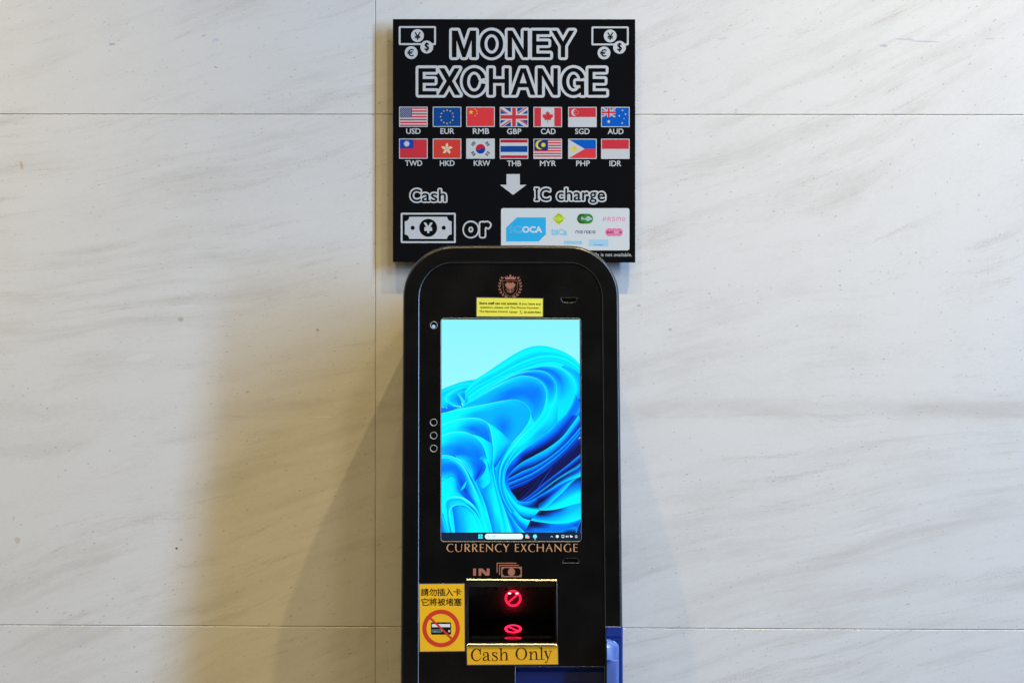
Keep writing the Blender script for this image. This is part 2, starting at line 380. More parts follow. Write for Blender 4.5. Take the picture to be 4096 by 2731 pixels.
# =================================================================== SIGN ON THE WALL
sblack = mat('sign_black_acrylic', (.0042, .0045, .006), rough=.03, spec=.5, var=.2, scale=4, rvar=.1)
swhite = ink('sign_white_print', (200, 203, 206), .12)
z1, z2, z3 = Z(1550, 60, 2.3287), Z(1550, 400, 4.6118), Z(2050, 400, 4.6118)
z4, z5 = Z(1550, 680, 4.1255), Z(1980, 680, 4.0552)
_b = SPt(2056, 1049)
sign = empty('money_exchange_sign', (_b.x, -.004, _b.z), 'square black glossy sign reading MONEY EXCHANGE with rows of flags, mounted on the stone wall', 'sign')
def slab_box(name, corners, plane, h0, h1, m, parent, bev=0, label=None):
    """a plate between heights h0 (back) and h1 (front) with a small front chamfer, corners in pixels"""
    n = len(corners); cx = sum(c[0] for c in corners) / n; cy = sum(c[1] for c in corners) / n
    back = [plane(x, y, h0) for x, y in corners]; mid = [plane(x, y, h1 - bev) for x, y in corners]
    if bev:
        fr = []
        for i in range(n):
            p = Vector(corners[i]); a = (Vector(corners[i - 1]) - p).normalized(); b = (Vector(corners[(i + 1) % n]) - p).normalized()
            d = (a + b); d = d.normalized() if d.length > .05 else (Vector((cx, cy)) - p).normalized()
            k = bev / KP / 3.0 / max(.3, math.sqrt(max(0, (1 - a.dot(b)) / 2)))
            q = p + d * k; fr.append(plane(q.x, q.y, h1))
        rings = [back, mid, fr]
    else: rings = [back, mid]
    V = [v for r in rings for v in r]; F = [list(range(n))[::-1], [len(V) - n + i for i in range(n)]]
    for r in range(len(rings) - 1):
        for i in range(n):
            j = (i + 1) % n; F.append([r * n + i, r * n + j, (r + 1) * n + j, (r + 1) * n + i])
    bm = bmesh.new(); me = bpy.data.meshes.new('t')
    o = mesh(name, V, F, m, parent, label=label)
    bm.from_mesh(o.data); bmesh.ops.recalc_face_normals(bm, faces=bm.faces); bm.to_mesh(o.data); bm.free(); bpy.data.meshes.remove(me)
    return o
slab_box('sign_board', [(1571.5, 77.5), (2541, 78.5), (2541, 1050), (1571.5, 1048)], SPt, -.006, 0, sblack, sign, bev=.0006)
# stand-offs that hold the board off the wall
for (px, py) in ((1620, 120), (2490, 120), (1620, 1000), (2490, 1000)):
    c = SPt(px, py); V = []; n = 16
    for y in (-.001, SIGN_Y + .0062):
        for i in range(n): V.append(Vector((c.x + .008 * math.cos(2 * math.pi * i / n), y, c.z + .008 * math.sin(2 * math.pi * i / n))))
    F = [[i, (i + 1) % n, n + (i + 1) % n, n + i] for i in range(n)] + [list(range(n))[::-1], [n + i for i in range(n)]]
    mesh('standoff', V, F, mat('standoff_steel', (.5, .5, .5), rough=.3, metal=1), sign)
# ---- big title
def E_(dx, dy, t=450, m=440, b=457):
    return [[(a + dx, c + dy) for a, c in ((288, 498), (t, 498), (t, 532), (329, 532), (329, 598), (m, 598), (m, 634), (329, 634), (329, 711), (b, 711), (b, 746), (288, 746))]]
def N_(dx, dy): return [[(a + dx, c + dy) for a, c in ((1398, 498), (1443, 498), (1546, 675), (1546, 498), (1586, 498), (1586, 746), (1545, 746), (1440, 562), (1440, 746), (1398, 746))]]
title = [
    [[(600, 148), (656, 148), (713, 320), (770, 148), (826, 148), (826, 396), (784, 396), (784, 235), (728, 396), (698, 396), (643, 235), (643, 396), (600, 396)]],
    ring(970, 272, 108, 126, 66, 90), N_(-279, -350), E_(1059, -350),
    [[(1530, 148), (1577, 148), (1635, 250), (1692, 148), (1740, 148), (1655, 290), (1655, 396), (1615, 396), (1615, 290)]],
    E_(0, 0), [[(482, 498), (530, 498), (577, 580), (625, 498), (672, 498), (602, 618), (677, 746), (628, 746), (577, 655), (524, 746), (473, 746), (551, 618)]],
    ring(808, 622, 108, 127, 66, 92, 16, 350),
    [[(944, 498), (984, 498), (984, 598), (1090, 598), (1090, 498), (1131, 498), (1131, 746), (1090, 746), (1090, 635), (984, 635), (984, 746), (944, 746)]],
    [[(1240, 498), (1277, 498), (1196, 746), (1152, 746)], [(1252, 498), (1290, 498), (1377, 746), (1333, 746)], rect(1215, 638, 1314, 675)],
    N_(0, 0), ring(1733, 622, 108, 127, 66, 92, 16, 322) + [[(1755, 618), (1833, 618), (1833, 748), (1802, 748), (1796, 655), (1755, 655)]],
    E_(1583, 0, 450, 440, 455)]
blk, hal = [], []; _hi = 0
for g in title:
    gp = [z1(*p) for p in g]; blk += gp
    u = union(gp); hal.append((halo(u, 26 / 2.3287, 14), swhite, .0003 + 4e-5 * len(hal)))
art('title_lettering', SPt, hal + [(union(z), sblack, .0010 + 4e-5 * k) for k, z in enumerate([[z1(*p) for p in g] for g in title])], sign)
# ---- coin and note icons
def coin_icon(dx, dy):
    w_, b_ = [], []
    w_ += [z1(*p) for p in stroke([(113 + dx, 115 + dy), (443 + dx, 115 + dy), (443 + dx, 274 + dy), (113 + dx, 274 + dy)], 17, closed=True, n=4)]
    for x, y in ((279, 195), (366, 301), (221, 353)): w_.append(z1(*ellipse(x + dx, y + dy, 60)))
    it = [(w_, swhite, .0003)]
    for s, x0, y0, x1, y1 in (('¥', 252, 163, 308, 235), ('$', 345, 258, 388, 344), ('€', 184, 318, 246, 388)):
        a, b = z1((x0 + dx, y0 + dy), (x1 + dx, y1 + dy)); it.append((text(s, *a, *b, bold=.02), sblack, .0006))
    art('coin_icon', SPt, it, sign)
coin_icon(0, 0); coin_icon(1795.5, 3)
# ---- flags
fr_ = lambda n, c: ink('flag_' + n, c, .15)
RED, REDB, BLUE, WHITE = fr_('red', (205, 55, 66)), fr_('bright_red', (222, 62, 66)), fr_('blue', (20, 72, 145)), swhite
YEL, BLK = fr_('yellow', (225, 205, 60)), fr_('black', (25, 25, 30))
NAVY, SKY, ORED = fr_('navy', (38, 48, 112)), fr_('royal_blue', (12, 92, 190)), fr_('vermilion', (212, 66, 56))
def star(cx, cy, r, n=5, k=.4, rot=90):
    return [(cx + (r if i % 2 == 0 else r * k) * math.cos(R_(rot + 180 * i / n)), cy - (r if i % 2 == 0 else r * k) * math.sin(R_(rot + 180 * i / n))) for i in range(2 * n)]
def clip(poly, x0, y0, x1, y1):
    def cut(p, f, ix):
        out = []
        for i in range(len(p)):
            a, b = p[i - 1], p[i]
            if f(b):
                if not f(a): out.append(ix(a, b))
                out.append(b)
            elif f(a): out.append(ix(a, b))
        return out
    def L(ax, v): return lambda a, b: tuple(a[k] + (b[k] - a[k]) * (v - a[ax]) / (b[ax] - a[ax]) for k in (0, 1))
    for f, ix in ((lambda p: p[0] >= x0, L(0, x0)), (lambda p: p[0] <= x1, L(0, x1)), (lambda p: p[1] >= y0, L(1, y0)), (lambda p: p[1] <= y1, L(1, y1))):
        if len(poly) < 3: return None
        poly = cut(poly, f, ix)
    return poly if len(poly) > 2 else None
def union_jack(x0, y0, x1, y1, blue):
    W, H = x1 - x0, y1 - y0; cx, cy = (x0 + x1) / 2, (y0 + y1) / 2
    cl = lambda ps: [q for q in (clip(p, x0, y0, x1, y1) for p in ps if p) if q]
    a, b = (x0, y0), (x1, y1); c, d = (x0, y1), (x1, y0); ex = lambda p, q: ((p[0] * 1.2 - q[0] * .2, p[1] * 1.2 - q[1] * .2), (q[0] * 1.2 - p[0] * .2, q[1] * 1.2 - p[1] * .2))
    o = H * .045
    wd = cl([seg(*ex(a, b), H * .21), seg(*ex(c, d), H * .21), rect(cx - H * .17, y0, cx + H * .17, y1), rect(x0, cy - H * .17, x1, cy + H * .17)])
    rdg = cl([seg((x0 - 5, y0 - 3 + o * 1.6), (cx, cy + o * 1.6), H * .07), seg((cx, cy - o * 1.6), (x1 + 5, y1 + 3 - o * 1.6), H * .07),
             seg((x0 - 5, y1 + 3 + o), (cx, cy + o), H * .07), seg((cx, cy - o), (x1 + 5, y0 - 3 - o), H * .07)])
    rd = cl(rdg and rdg or []) + [rect(cx - H * .1, y0, cx + H * .1, y1), rect(x0, cy - H * .1, x1, cy + H * .1)]
    mask = [rect(cx - H * .17, y0, cx + H * .17, y1), rect(x0, cy - H * .17, x1, cy + H * .17)]
    return [([rect(x0, y0, x1, y1)], blue, .0006), (wd, WHITE, .0008), (rdg, RED, .0010), (mask, WHITE, .0012), ([rect(cx - H * .1, y0, cx + H * .1, y1), rect(x0, cy - H * .1, x1, cy + H * .1)], RED, .0014)]
def stripes(x0, y0, x1, y1, n): return [rect(x0, y0 + (y1 - y0) * i / n, x1, y0 + (y1 - y0) * (i + 1) / n) for i in range(0, n, 2)]
W_, H_ = 114.3, 80.8
I0, J0, I1, J1 = 3.2, 3.2, W_ - 3.2, H_ - 3.2; CXf, CYf = W_ / 2, H_ / 2
def f_usd(): 
    st = [ellipse(6.5 + 8.15 * (i + .5 * (j % 2)), 6.6 + 4.1 * j, 1.75, n=8) for j in range(9) for i in range(6 - (j % 2))]
    return [(stripes(I0, J0, I1, J1, 13), RED, .0006), ([rect(I0, J0, I0 + 48, J0 + (J1 - J0) * 7 / 13)], NAVY, .0008), (st, WHITE, .0010)]
def f_eur(): return [([rect(I0, J0, I1, J1)], BLUE, .0006), ([star(CXf + 25.6 * math.sin(R_(30 * i)), CYf - 26.5 * math.cos(R_(30 * i)), 4) for i in range(12)], YEL, .0008)]
def f_rmb(): return [([rect(I0, J0, I1, J1)], REDB, .0006), ([star(19.3, 22, 10.6)] + [star(x, y, 3.7, rot=r) for x, y, r in ((35.7, 10, 60), (43, 18, 80), (43, 28, 100), (35.7, 36, 120))], YEL, .0008)]
def f_gbp(): return union_jack(I0, J0, I1, J1, BLUE)
def f_cad():
    hf = [(0, -55), (7, -40), (17, -46), (13, -22), (22, -32), (25, -25), (40, -29), (36, -18), (43, -12), (22, 8), (25, 18), (2.5, 13), (3, 35)]
    pts = [(CXf + x * .53, CYf + 4 + y * .53) for x, y in hf] + [(CXf - x * .53, CYf + 4 + y * .53) for x, y in hf[::-1][:-1]]
    return [([rect(I0, J0, I0 + 27, J1), rect(I1 - 27.5, J0, I1, J1), pts], RED, .0006)]
def crescent(cx, cy, r, ox, r2, m, h, bgm):
    a0 = math.acos(max(-1, min(1, (r * r + ox * ox - r2 * r2) / (2 * r * ox)))); b0 = math.acos(max(-1, min(1, (r2 * r2 + ox * ox - r * r) / (2 * r2 * ox))))
    o = [(cx + r * math.cos(a0 + (2 * math.pi - 2 * a0) * i / 24), cy - r * math.sin(a0 + (2 * math.pi - 2 * a0) * i / 24)) for i in range(25)]
    e0 = math.pi - b0
    q = [(cx + ox + r2 * math.cos(2 * math.pi - e0 - (2 * math.pi - 2 * e0) * i / 24), cy - r2 * math.sin(2 * math.pi - e0 - (2 * math.pi - 2 * e0) * i / 24)) for i in range(25)]
    return ([[o[i], o[i + 1], q[23 - i], q[24 - i]] for i in range(24)], m, h)
def f_sgd(): return [([rect(I0, J0, I1, CYf)], RED, .0006), crescent(26.5, 22, 14.2, 7, 13.2, WHITE, .0008, RED), ([star(x, y, 2.4) for x, y in ((33, 14.5), (40, 20), (37, 28.5), (28.6, 28.5), (26, 20))], WHITE, .0009)]
def f_aud(): return [([rect(I0, J0, I1, J1)], SKY, .0005)] + union_jack(I0, J0, I0 + 55, J0 + 38, SKY) + [([star(30.4, 59, 8, 7, .5)] + [star(x, y, s, 7, .5) for x, y, s in ((85.5, 14, 4.2), (98, 29, 4.2), (72.5, 35.5, 4.2), (92, 46.5, 2.6), (84, 65, 4.2))], WHITE, .0016)]
def f_twd(): return [([rect(I0, J0, I1, J1)], RED, .0006), ([rect(I0, J0, I0 + 54.5, J0 + 36.5)], fr_('deep_blue', (32, 66, 168)), .0008), ([star(30.5, 21, 13.8, 12, .62), ellipse(30.5, 21, 8)], WHITE, .0010)]
def f_hkd():
    pet = []
    for i in range(5):
        a = R_(90 + 72 * i); q = []
        for x, y in ((1, 0), (5, 3.5), (11, 5.5), (17, 5), (21, 1.5), (23.5, -4.5), (19.5, -3.5), (14, -5.5), (7, -4), (2, -1)):
            q.append((56.5 + x * math.cos(a) - y * math.sin(a), 41 - (x * math.sin(a) + y * math.cos(a))))
        pet.append(q)
    return [([rect(I0, J0, I1, J1)], ORED, .0006), (pet, fr_('cream', (232, 205, 170)), .0008)]
def f_krw():
    it = [([rect(I0, J0, I1, J1)], WHITE, .0005)]; cx, cy, r = 57.3, 41.2, 19.3; rot = R_(-30)
    def tr(p): x, y = p; return (cx + x * math.cos(rot) - y * math.sin(rot), cy - (x * math.sin(rot) + y * math.cos(rot)))
    it.append(([ellipse(cx, cy, r, n=48)], fr_('taegeuk_blue', (20, 66, 150)), .0007))
    half = [tr((r * math.cos(R_(180 * i / 30)), r * math.sin(R_(180 * i / 30)))) for i in range(31)]
    s1 = [tr((-r / 2 + r / 2 * math.cos(R_(180 + 180 * i / 16)), r / 2 * math.sin(R_(180 + 180 * i / 16)))) for i in range(17)]
    s2 = [tr((r / 2 + r / 2 * math.cos(R_(180 - 180 * i / 16)), r / 2 * math.sin(R_(180 - 180 * i / 16)))) for i in range(17)]
    it.append(([half + s1[1:] + s2[1:-1]], fr_('taegeuk_red', (205, 35, 52)), .0009))
    bars = []
    for bx, by, a, pat in ((28.5, 21, 53, (1, 1, 1)), (85.5, 21, -53, (0, 1, 0)), (28.5, 60, -53, (1, 0, 1)), (85.5, 60, 53, (0, 0, 0))):
        u = (math.cos(R_(a)), -math.sin(R_(a))); n_ = (u[1] * -1, u[0])
        for k, full in zip((-1, 0, 1), pat):
            c = (bx + n_[0] * k * 4.3, by + n_[1] * k * 4.3)
            if full: bars.append(seg((c[0] - u[0] * 9, c[1] - u[1] * 9), (c[0] + u[0] * 9, c[1] + u[1] * 9), 2.7))
            else:
                for s in (-1, 1): bars.append(seg((c[0] + s * u[0] * 1, c[1] + s * u[1] * 1), (c[0] + s * u[0] * 9, c[1] + s * u[1] * 9), 2.7))
    it.append((bars, BLK, .0007)); return it
def f_thb(): return [([rect(I0, J0, I1, 15.5), rect(I0, 66.5, I1, J1)], fr_('crimson', (192, 38, 54)), .0006), ([rect(I0, 29, I1, 53)], BLUE, .0006)]
def f_myr(): return [(stripes(I0, J0, I1, J1, 14), RED, .0006), ([rect(I0, J0, I0 + 54.5, J0 + 43.5)], fr_('dark_blue', (28, 52, 120)), .0008), crescent(26.5, 24.5, 18.5, 7.5, 16, YEL, .0010, NAVY), ([star(39.5, 24.7, 10.8, 14, .62)], YEL, .0011)]
def f_php():
    return [([rect(I0, J0, I1, CYf)], SKY, .0005), ([rect(I0, CYf, I1, J1)], REDB, .0005), ([[(I0, J0), (I0 + 63, CYf), (I0, J1)]], WHITE, .0007),
            ([ellipse(24, CYf + .5, 8.5)] + [seg((24, CYf + .5), (24 + 15.5 * math.cos(R_(45 * i)), CYf + .5 - 15.5 * math.sin(R_(45 * i))), 3, 3) for i in range(8)] + [star(7.6, 13.5, 3.2), star(7.6, 69, 3.2), star(54, CYf + .5, 3.2)], YEL, .0009)]
def f_idr(): return [([rect(I0, J0, I1, CYf)], RED, .0006)]
FX = [1596.4, 1731, 1864.8, 1998.9, 2133.9, 2272.5, 2404.3]
FL = [[('USD', f_usd, 'stars and stripes flag'), ('EUR', f_eur, 'blue flag with ring of yellow stars'), ('RMB', f_rmb, 'red flag with five yellow stars'), ('GBP', f_gbp, 'red, white and blue crossed flag'), ('CAD', f_cad, 'red and white maple leaf flag'), ('SGD', f_sgd, 'red over white flag with crescent'), ('AUD', f_aud, 'blue flag with white southern stars')],
      [('TWD', f_twd, 'red flag with white sun on blue'), ('HKD', f_hkd, 'red flag with white flower'), ('KRW', f_krw, 'white flag with red and blue disc'), ('THB', f_thb, 'red, white and blue striped flag'), ('MYR', f_myr, 'striped flag with yellow crescent'), ('PHP', f_php, 'blue and red flag with white triangle'), ('IDR', f_idr, 'plain red over white flag')]]
capw = {'USD': (344, 610), 'EUR': (975, 1232), 'RMB': (1574, 1877), 'CAD': (523, 795), 'SGD': (1154, 1423), 'AUD': (1756, 2048), 'TWD': (325, 640), 'HKD': (966, 1238), 'KRW': (1590, 1895), 'MYR': (506, 804), 'PHP': (1174, 1430), 'IDR': (1788, 2006)}
for r, row in enumerate(FL):
    for i, (nm, fn, lb) in enumerate(row):
        x = FX[i]; y = (427.6 if r == 0 else 554.8) + (0 if i < 3 else .7)
        it = [([rrect(0, 0, W_, H_, 2.2)], WHITE, .0003)] + fn()
        sh = []
        for s, m, h in it:
            s = union(s) if isinstance(s, list) else s
            sh.append((([(a + x, b + y) for a, b in s[0]], s[1]), m, h))
        art('flag', SPt, sh, sign, label=lb)
        if nm == 'GBP': a, b = 2027.8, 2085.4
        elif nm == 'THB': a, b = 2028, 2084.5
        else: a, b = [((1550 if i < 3 else 2050) + q / 4.6118) for q in capw[nm]]
        y0, y1 = (514, 536.5) if r == 0 else (642, 664.3)
        if i > 2: y0 += 1; y1 += 1
        art('currency_code', SPt, [(text(nm, a, y0, b, y1, bold=.016), swhite, .0003)], sign)
# ---- arrow, cash, or, IC charge
art('down_arrow', SPt, [([z5((186, 68), (403, 68), (403, 242), (510, 242), (294, 405), (79, 242), (186, 242))], swhite, .0003)], sign)
def outlined(name, parts, o):
    items = [(halo(vf, o + (vf[2] if len(vf) > 2 else 0), 12), swhite, .0003 + 4e-5 * k) for k, vf in enumerate(parts)] + [(vf, sblack, .0010 + 1e-4 * k) for k, vf in enumerate(parts)]
    art(name, SPt, items, sign)
def tz(z, s, x0, y0, x1, y1, **k):
    a, b = z((x0, y0), (x1, y1)); return text(s, *a, *b, **k)
outlined('cash_lettering', [tz(z4, 'C', 382, 318, 548, 522, bold=.01, res=6), tz(z4, 'as', 566, 385, 824, 522, bold=.008, res=6), tz(z4, 'h', 848, 322, 965, 520, bold=.01, res=6)], 26 / 4.1255)
outlined('or_lettering', [tz(z4, 'o', 1262, 862, 1490, 1104, bold=.035, res=6), tz(z4, 'r', 1532, 862, 1696, 1104, bold=.035, res=6)], 26 / 4.1255)
Iu = union([z5(*rect(662, 298, 694, 494)), z5(*rect(650, 298, 706, 322)), z5(*rect(650, 470, 706, 494))])
outlined('ic_charge_lettering', [Iu, tz(z5, 'C', 728, 296, 892, 497, bold=.01, res=6), tz(z5, 'char', 1006, 298, 1515, 497, bold=.008, res=6), tz(z5, 'g', 1534, 362, 1650, 538, bold=.008, res=6), tz(z5, 'e', 1664, 362, 1786, 499, bold=.01, res=6)], 26 / 4.0552)
nt_ = [z4(*p) for p in stroke([(233, 722), (1112, 722), (1112, 1191), (233, 1191)], 30, closed=True, n=4)]
def notched(x0, y0, x1, y1, r):
    p = []
    for cx, cy, a in ((x0, y0, 0), (x0, y1, 90), (x1, y1, 180), (x1, y0, 270)):
        for i in range(9):
            t = R_(a - 90 * i / 8) if False else R_(a + 90 * i / 8 - 90)
            p.append((cx + r * math.cos(t), cy - r * math.sin(t)))
    return p
def notch_plate(x0, y0, x1, y1, r):
    p = []
    for cx, cy, a0, a1 in ((x0, y0, 270, 360), (x1, y0, 180, 270), (x1, y1, 90, 180), (x0, y1, 0, 90)):
        for i in range(9):
            t = R_(a0 + (a1 - a0) * i / 8); p.append((cx + r * math.cos(t), cy - r * math.sin(t)))
    return p
art('banknote_icon', SPt, [(nt_ + [z4(*notch_plate(285, 773, 1058, 1138, 74))], swhite, .0003),
    ([z4(*ellipse(672, 955, 148)), z4(*ellipse(416, 955, 34)), z4(*ellipse(928, 955, 34))], sblack, .0006), (tz(z4, '¥', 600, 867, 744, 1042, bold=.03), swhite, .0009)], sign)
# ---- white card panel with logos
cp = art('card_panel', SPt, [([z5(*rrect(98, 620, 2181, 1304, 36))], ink('card_panel_white', (214, 219, 220), .12), .0003)], sign)
cyan_i, pale = ink('logo_sky_blue', (52, 178, 232), .15), ink('logo_pale', (205, 222, 235), .15)
lb_ = ink('logo_light_blue', (120, 200, 240), .15)
def logo(items, label): return art('logo', SPt, items, cp, label=label)
_ic = tz(z5, 'IC', 248, 912, 430, 1020, bold=.01)
_ich = halo(_ic, 1.0, 6)
logo([([z5((355, 770), (818, 770), (825, 778), (825, 1045), (705, 1160), (188, 1160), (180, 1150), (180, 935))], cyan_i, .0005), (_ich, pale, .0007), (_ic, cyan_i, .0008), (tz(z5, 'OCA', 440, 912, 765, 1020, bold=.045), pale, .0007)], 'large sky blue logo with cut corners')
_dash = []
for a0 in list(range(35, 146, 10)) + list(range(215, 326, 10)):
    _dash += [z5(*p) for p in ring(1036, 790, 66, 66, 58, 58, a0 - 3.2, a0 + 3.2, 2)]
logo([([z5((1036, 688), (1140, 790), (1036, 892), (932, 790))], ink('logo_lime', (190, 216, 40), .15), .0005), (_dash, BLK, .0007), (tz(z5, 'Kitaca', 952, 772, 1128, 806), ink('logo_yellow', (232, 232, 150), .15), .0007)], 'lime green diamond logo')
gl = []
for a in (18, 34, 50, 64): gl += [z5(*p) for p in ring(1408, 790, a, 74, a - 7, 68, 40, 320, 22)]
logo([([z5(*rrect(1330, 710, 1590, 872, 78))], ink('logo_green', (62, 140, 62), .15), .0005), (gl, ink('logo_dark', (58, 50, 40), .2), .0006), ([z5(*ellipse(1510, 790, 36))], pale, .0007),
      (tz(z5, 'Su', 1395, 765, 1470, 806, bold=.03), pale, .0009), (tz(z5, 'ic', 1486, 762, 1538, 806, bold=.03), ink('logo_grey', (120, 150, 130), .2), .0009), (tz(z5, 'a', 1546, 775, 1572, 806, bold=.03), pale, .0009)], 'green pill logo with globe')
PK = ink('logo_pink', (236, 140, 178), .15)
pas = []
for pts in ([(1758, 828), (1758, 780), (1768, 768), (1790, 768), (1800, 778), (1800, 796), (1790, 806), (1760, 806)],
            [(1830, 828), (1830, 785), (1843, 768), (1858, 768), (1870, 785), (1870, 828)], [(1830, 803), (1870, 803)],
            [(1946, 772), (1935, 767), (1912, 767), (1903, 780), (1912, 795), (1936, 798), (1946, 812), (1936, 824), (1912, 825), (1902, 819)],
            [(1976, 828), (1976, 780), (1984, 768), (1998, 768), (2007, 780), (2007, 800)], [(2007, 780), (2014, 768), (2030, 768), (2038, 780), (2038, 828)]):
    pas += [z5(*p) for p in stroke(pts, 13, caps=True, n=8)]
pas += [z5(*p) for p in ring(2087, 796, 28, 34, 15, 21)]
logo([(pas, PK, .0005)], 'pink rounded wordmark')
logo([(tz(z5, 'to', 910, 955, 1006, 1058, bold=.02), lb_, .0005), (halo(tz(z5, 'IC', 1010, 962, 1105, 1050), 1.0, 6), lb_, .0005), (tz(z5, 'a', 1104, 985, 1170, 1058, bold=.02), lb_, .0006)], 'light blue outlined wordmark')
man = []; DN = ink('logo_ink', (50, 62, 92), .15)
for pts in ([(1303, 1028), (1303, 1000), (1312, 987), (1325, 987), (1332, 1000), (1332, 1028)], [(1332, 1000), (1340, 987), (1352, 987), (1358, 1000), (1358, 1028)],
            [(1450, 1028), (1450, 1000), (1460, 987), (1476, 987), (1486, 1000), (1486, 1028)], [(1568, 991), (1556, 986), (1543, 995), (1540, 1008), (1545, 1022), (1556, 1029), (1568, 1026)],
            [(1416, 985), (1416, 1029)], [(1530, 985), (1530, 1029)], [(1622, 985), (1622, 1029)]):
    man += [z5(*p) for p in stroke(pts, 8, caps=True, n=6)]
for x in (1394, 1508, 1600): man += [z5(*p) for p in ring(x, 1008, 24, 24, 16, 16)]
logo([(man, DN, .0005), ([z5(*ellipse(x, 1004, 5)) for x in (1394, 1508, 1600)], DN, .0006)], 'dark navy rounded wordmark')
logo([([z5(*ellipse(1855, 1010, 66)), z5(*ellipse(1930, 1010, 66)), z5(*ellipse(2008, 1010, 66))], ink('logo_rose', (232, 128, 166), .15), .0005), (tz(z5, 'SUG', 1812, 992, 1925, 1028, bold=.03), ink('logo_plum', (105, 40, 70), .2), .0007),
      (tz(z5, 'OC', 1934, 992, 2008, 1028), pale, .0007), (tz(z5, 'A', 2018, 992, 2052, 1028, bold=.03), ink('logo_plum', (105, 40, 70), .2), .0007)], 'pink triple-circle logo')
logo([(tz(z5, 'nimoca', 1123, 1134, 1412, 1204, bold=.03), lb_, .0005)], 'light blue plain wordmark')
logo([([z5(*rect(1527, 1128, 1838, 1235))], ink('logo_pale_blue', (165, 210, 235), .15), .0005), (tz(z5, 'はやかけん', 1538, 1140, 1828, 1194), ink('logo_paler_blue', (190, 222, 238), .15), .0007), (tz(z5, 'HAYAKAKEN', 1608, 1208, 1748, 1224, bold=.03), ink('logo_mid_blue', (70, 150, 205), .15), .0007)], 'pale blue rectangular logo')
art('footnote', SPt, [(tz(z5, 'Pa is not available.', 1618, 1345, 2220, 1402), swhite, .0003), (tz(z5, 'PiTa', 1490, 1345, 1606, 1392), swhite, .0003)], sign)

# =================================================================== KIOSK
edgem = mat('highlight_panel_edge', (.34, .36, .40), rough=.45, metal=1, var=.1, scale=20, rvar=0)  # bright bluish metal tone put on the groove edge as its highlight
rimm = mat('rim_black', (.006, .006, .007), rough=.3, spec=.7, var=.1, rvar=0)
kblack = mat('powder_coated_black', (.0036, .0035, .0038), rough=.24, spec=.5, var=.25, scale=14, bump=.35, bscale=520, rvar=.25)
pblack = mat('textured_black_panel', (.0028, .0028, .0031), rough=.27, spec=.45, var=.25, scale=12, bump=.5, bscale=650, rvar=.25)
gloss = mat('gloss_black_plastic', (.004, .004, .0045), rough=.08, spec=.6)
_kb = KPt(2045, 2731)
BACKY = -.012
kiosk = empty('currency_exchange_kiosk', (_kb.x, _kb.y + .1, 0), 'tall black round-topped currency exchange machine with a bright blue touch screen', 'exchange machine')
NA = 16
def outer_px(t):
    """outline polyline in pixels, t = 0 outer edge .. 1 inner panel line; runs bottom-left, over the top, to bottom-right"""
    def L(a, b): return a + (b - a) * t
    p = []
    xl0, xl1 = L(1612.5, 1677.5), L(1602.5, 1675.5); xr0, xr1 = L(2476, 2407.5), L(2492, 2421)
    yt, yc = L(983, 1052.5), L(1187, 1195); rx = L(203, 133)
    for k in (1.0, .75, .5, .25): p.append((xl0 + (xl1 - xl0) * k, yc + (2740 - yc) * k))
    for i in range(NA + 1):
        a = R_(180 - 90 * i / NA); p.append((xl0 + rx + rx * math.cos(a), yc - (yc - yt) * math.sin(a)))
    for i in range(1, 4): p.append((xl0 + rx + (xr0 - rx - xl0 - rx) * i / 4, yt - 1.5 * math.sin(math.pi * i / 4) * (1 - t)))
    for i in range(NA + 1):
        a = R_(90 - 90 * i / NA); p.append((xr0 - rx + rx * math.cos(a), yc - (yc - yt) * math.sin(a)))
    for k in (.25, .5, .75, 1.0): p.append((xr0 + (xr1 - xr0) * k, yc + (2740 - yc) * k))
    return p
def body():
    rings = []
    o0 = [KPt(x, y, -.010) for x, y in outer_px(0)]
    rings.append([Vector((_kb.x + (v.x - _kb.x) * .86, BACKY, v.z - .045)) for v in o0]); rings.append([Vector((v.x, v.y + .03, v.z)) for v in o0]); rings.append(o0)
    for k in range(1, 6):                                  # rounded outer rim
        a = R_(90 * k / 5); t = (1 - math.cos(a)) * .15; rings.append([KPt(x, y, -.010 + .010 * math.sin(a)) for x, y in outer_px(t)])
    rings.append([KPt(x, y, 0) for x, y in outer_px(.175)]); rings.append([KPt(x, y, 0) for x, y in outer_px(.93)])
    rings.append([KPt(x, y, 0) for x, y in outer_px(.95)])
    for k in range(1, 4):
        a = R_(90 * k / 3); rings.append([KPt(x, y, -.0014 + .0014 * math.cos(a)) for x, y in outer_px(.95 + .04 * math.sin(a))])
    rings.append([KPt(x, y, -.004) for x, y in outer_px(.992)])
    # carry every ring down to the floor
    R2 = []
    for r in rings:
        a, b = r[0], r[-1]; ca, cb = a.copy(), b.copy()
        for c, s in ((ca, r[1]), (cb, r[-2])):
            c.z = 0
            dirv = (KV * -1)
            if abs(c.y - BACKY) > 1e-4: c.y = s.y + (K0.y - s.y) if False else c.y - math.tan(TH) * (a.z)
        R2.append([ca] + r + [cb])
    n = len(R2[0]); V = [v for r in R2 for v in r]; F = []
    for i in range(len(R2) - 1):
        for j in range(n - 1): F.append([i * n + j, i * n + j + 1, (i + 1) * n + j + 1, (i + 1) * n + j])
    F.append([j for j in range(n)])                        # back
    o = mesh('body', V, F, [kblack, edgem, rimm], kiosk, [(2 if 1 < i <= 6 else 1 if 9 < i else 0) for i in range(len(R2) - 1) for j in range(n - 1)] + [0])
    bm = bmesh.new(); bm.from_mesh(o.data); bmesh.ops.recalc_face_normals(bm, faces=bm.faces); bm.to_mesh(o.data); bm.free()
    me = o.data; me.polygons.foreach_set('use_smooth', [True] * len(me.polygons))
    for p in me.polygons:
        if len(p.vertices) > 4: p.use_smooth = False
    me.set_sharp_from_angle(angle=R_(50))
    return o
body()
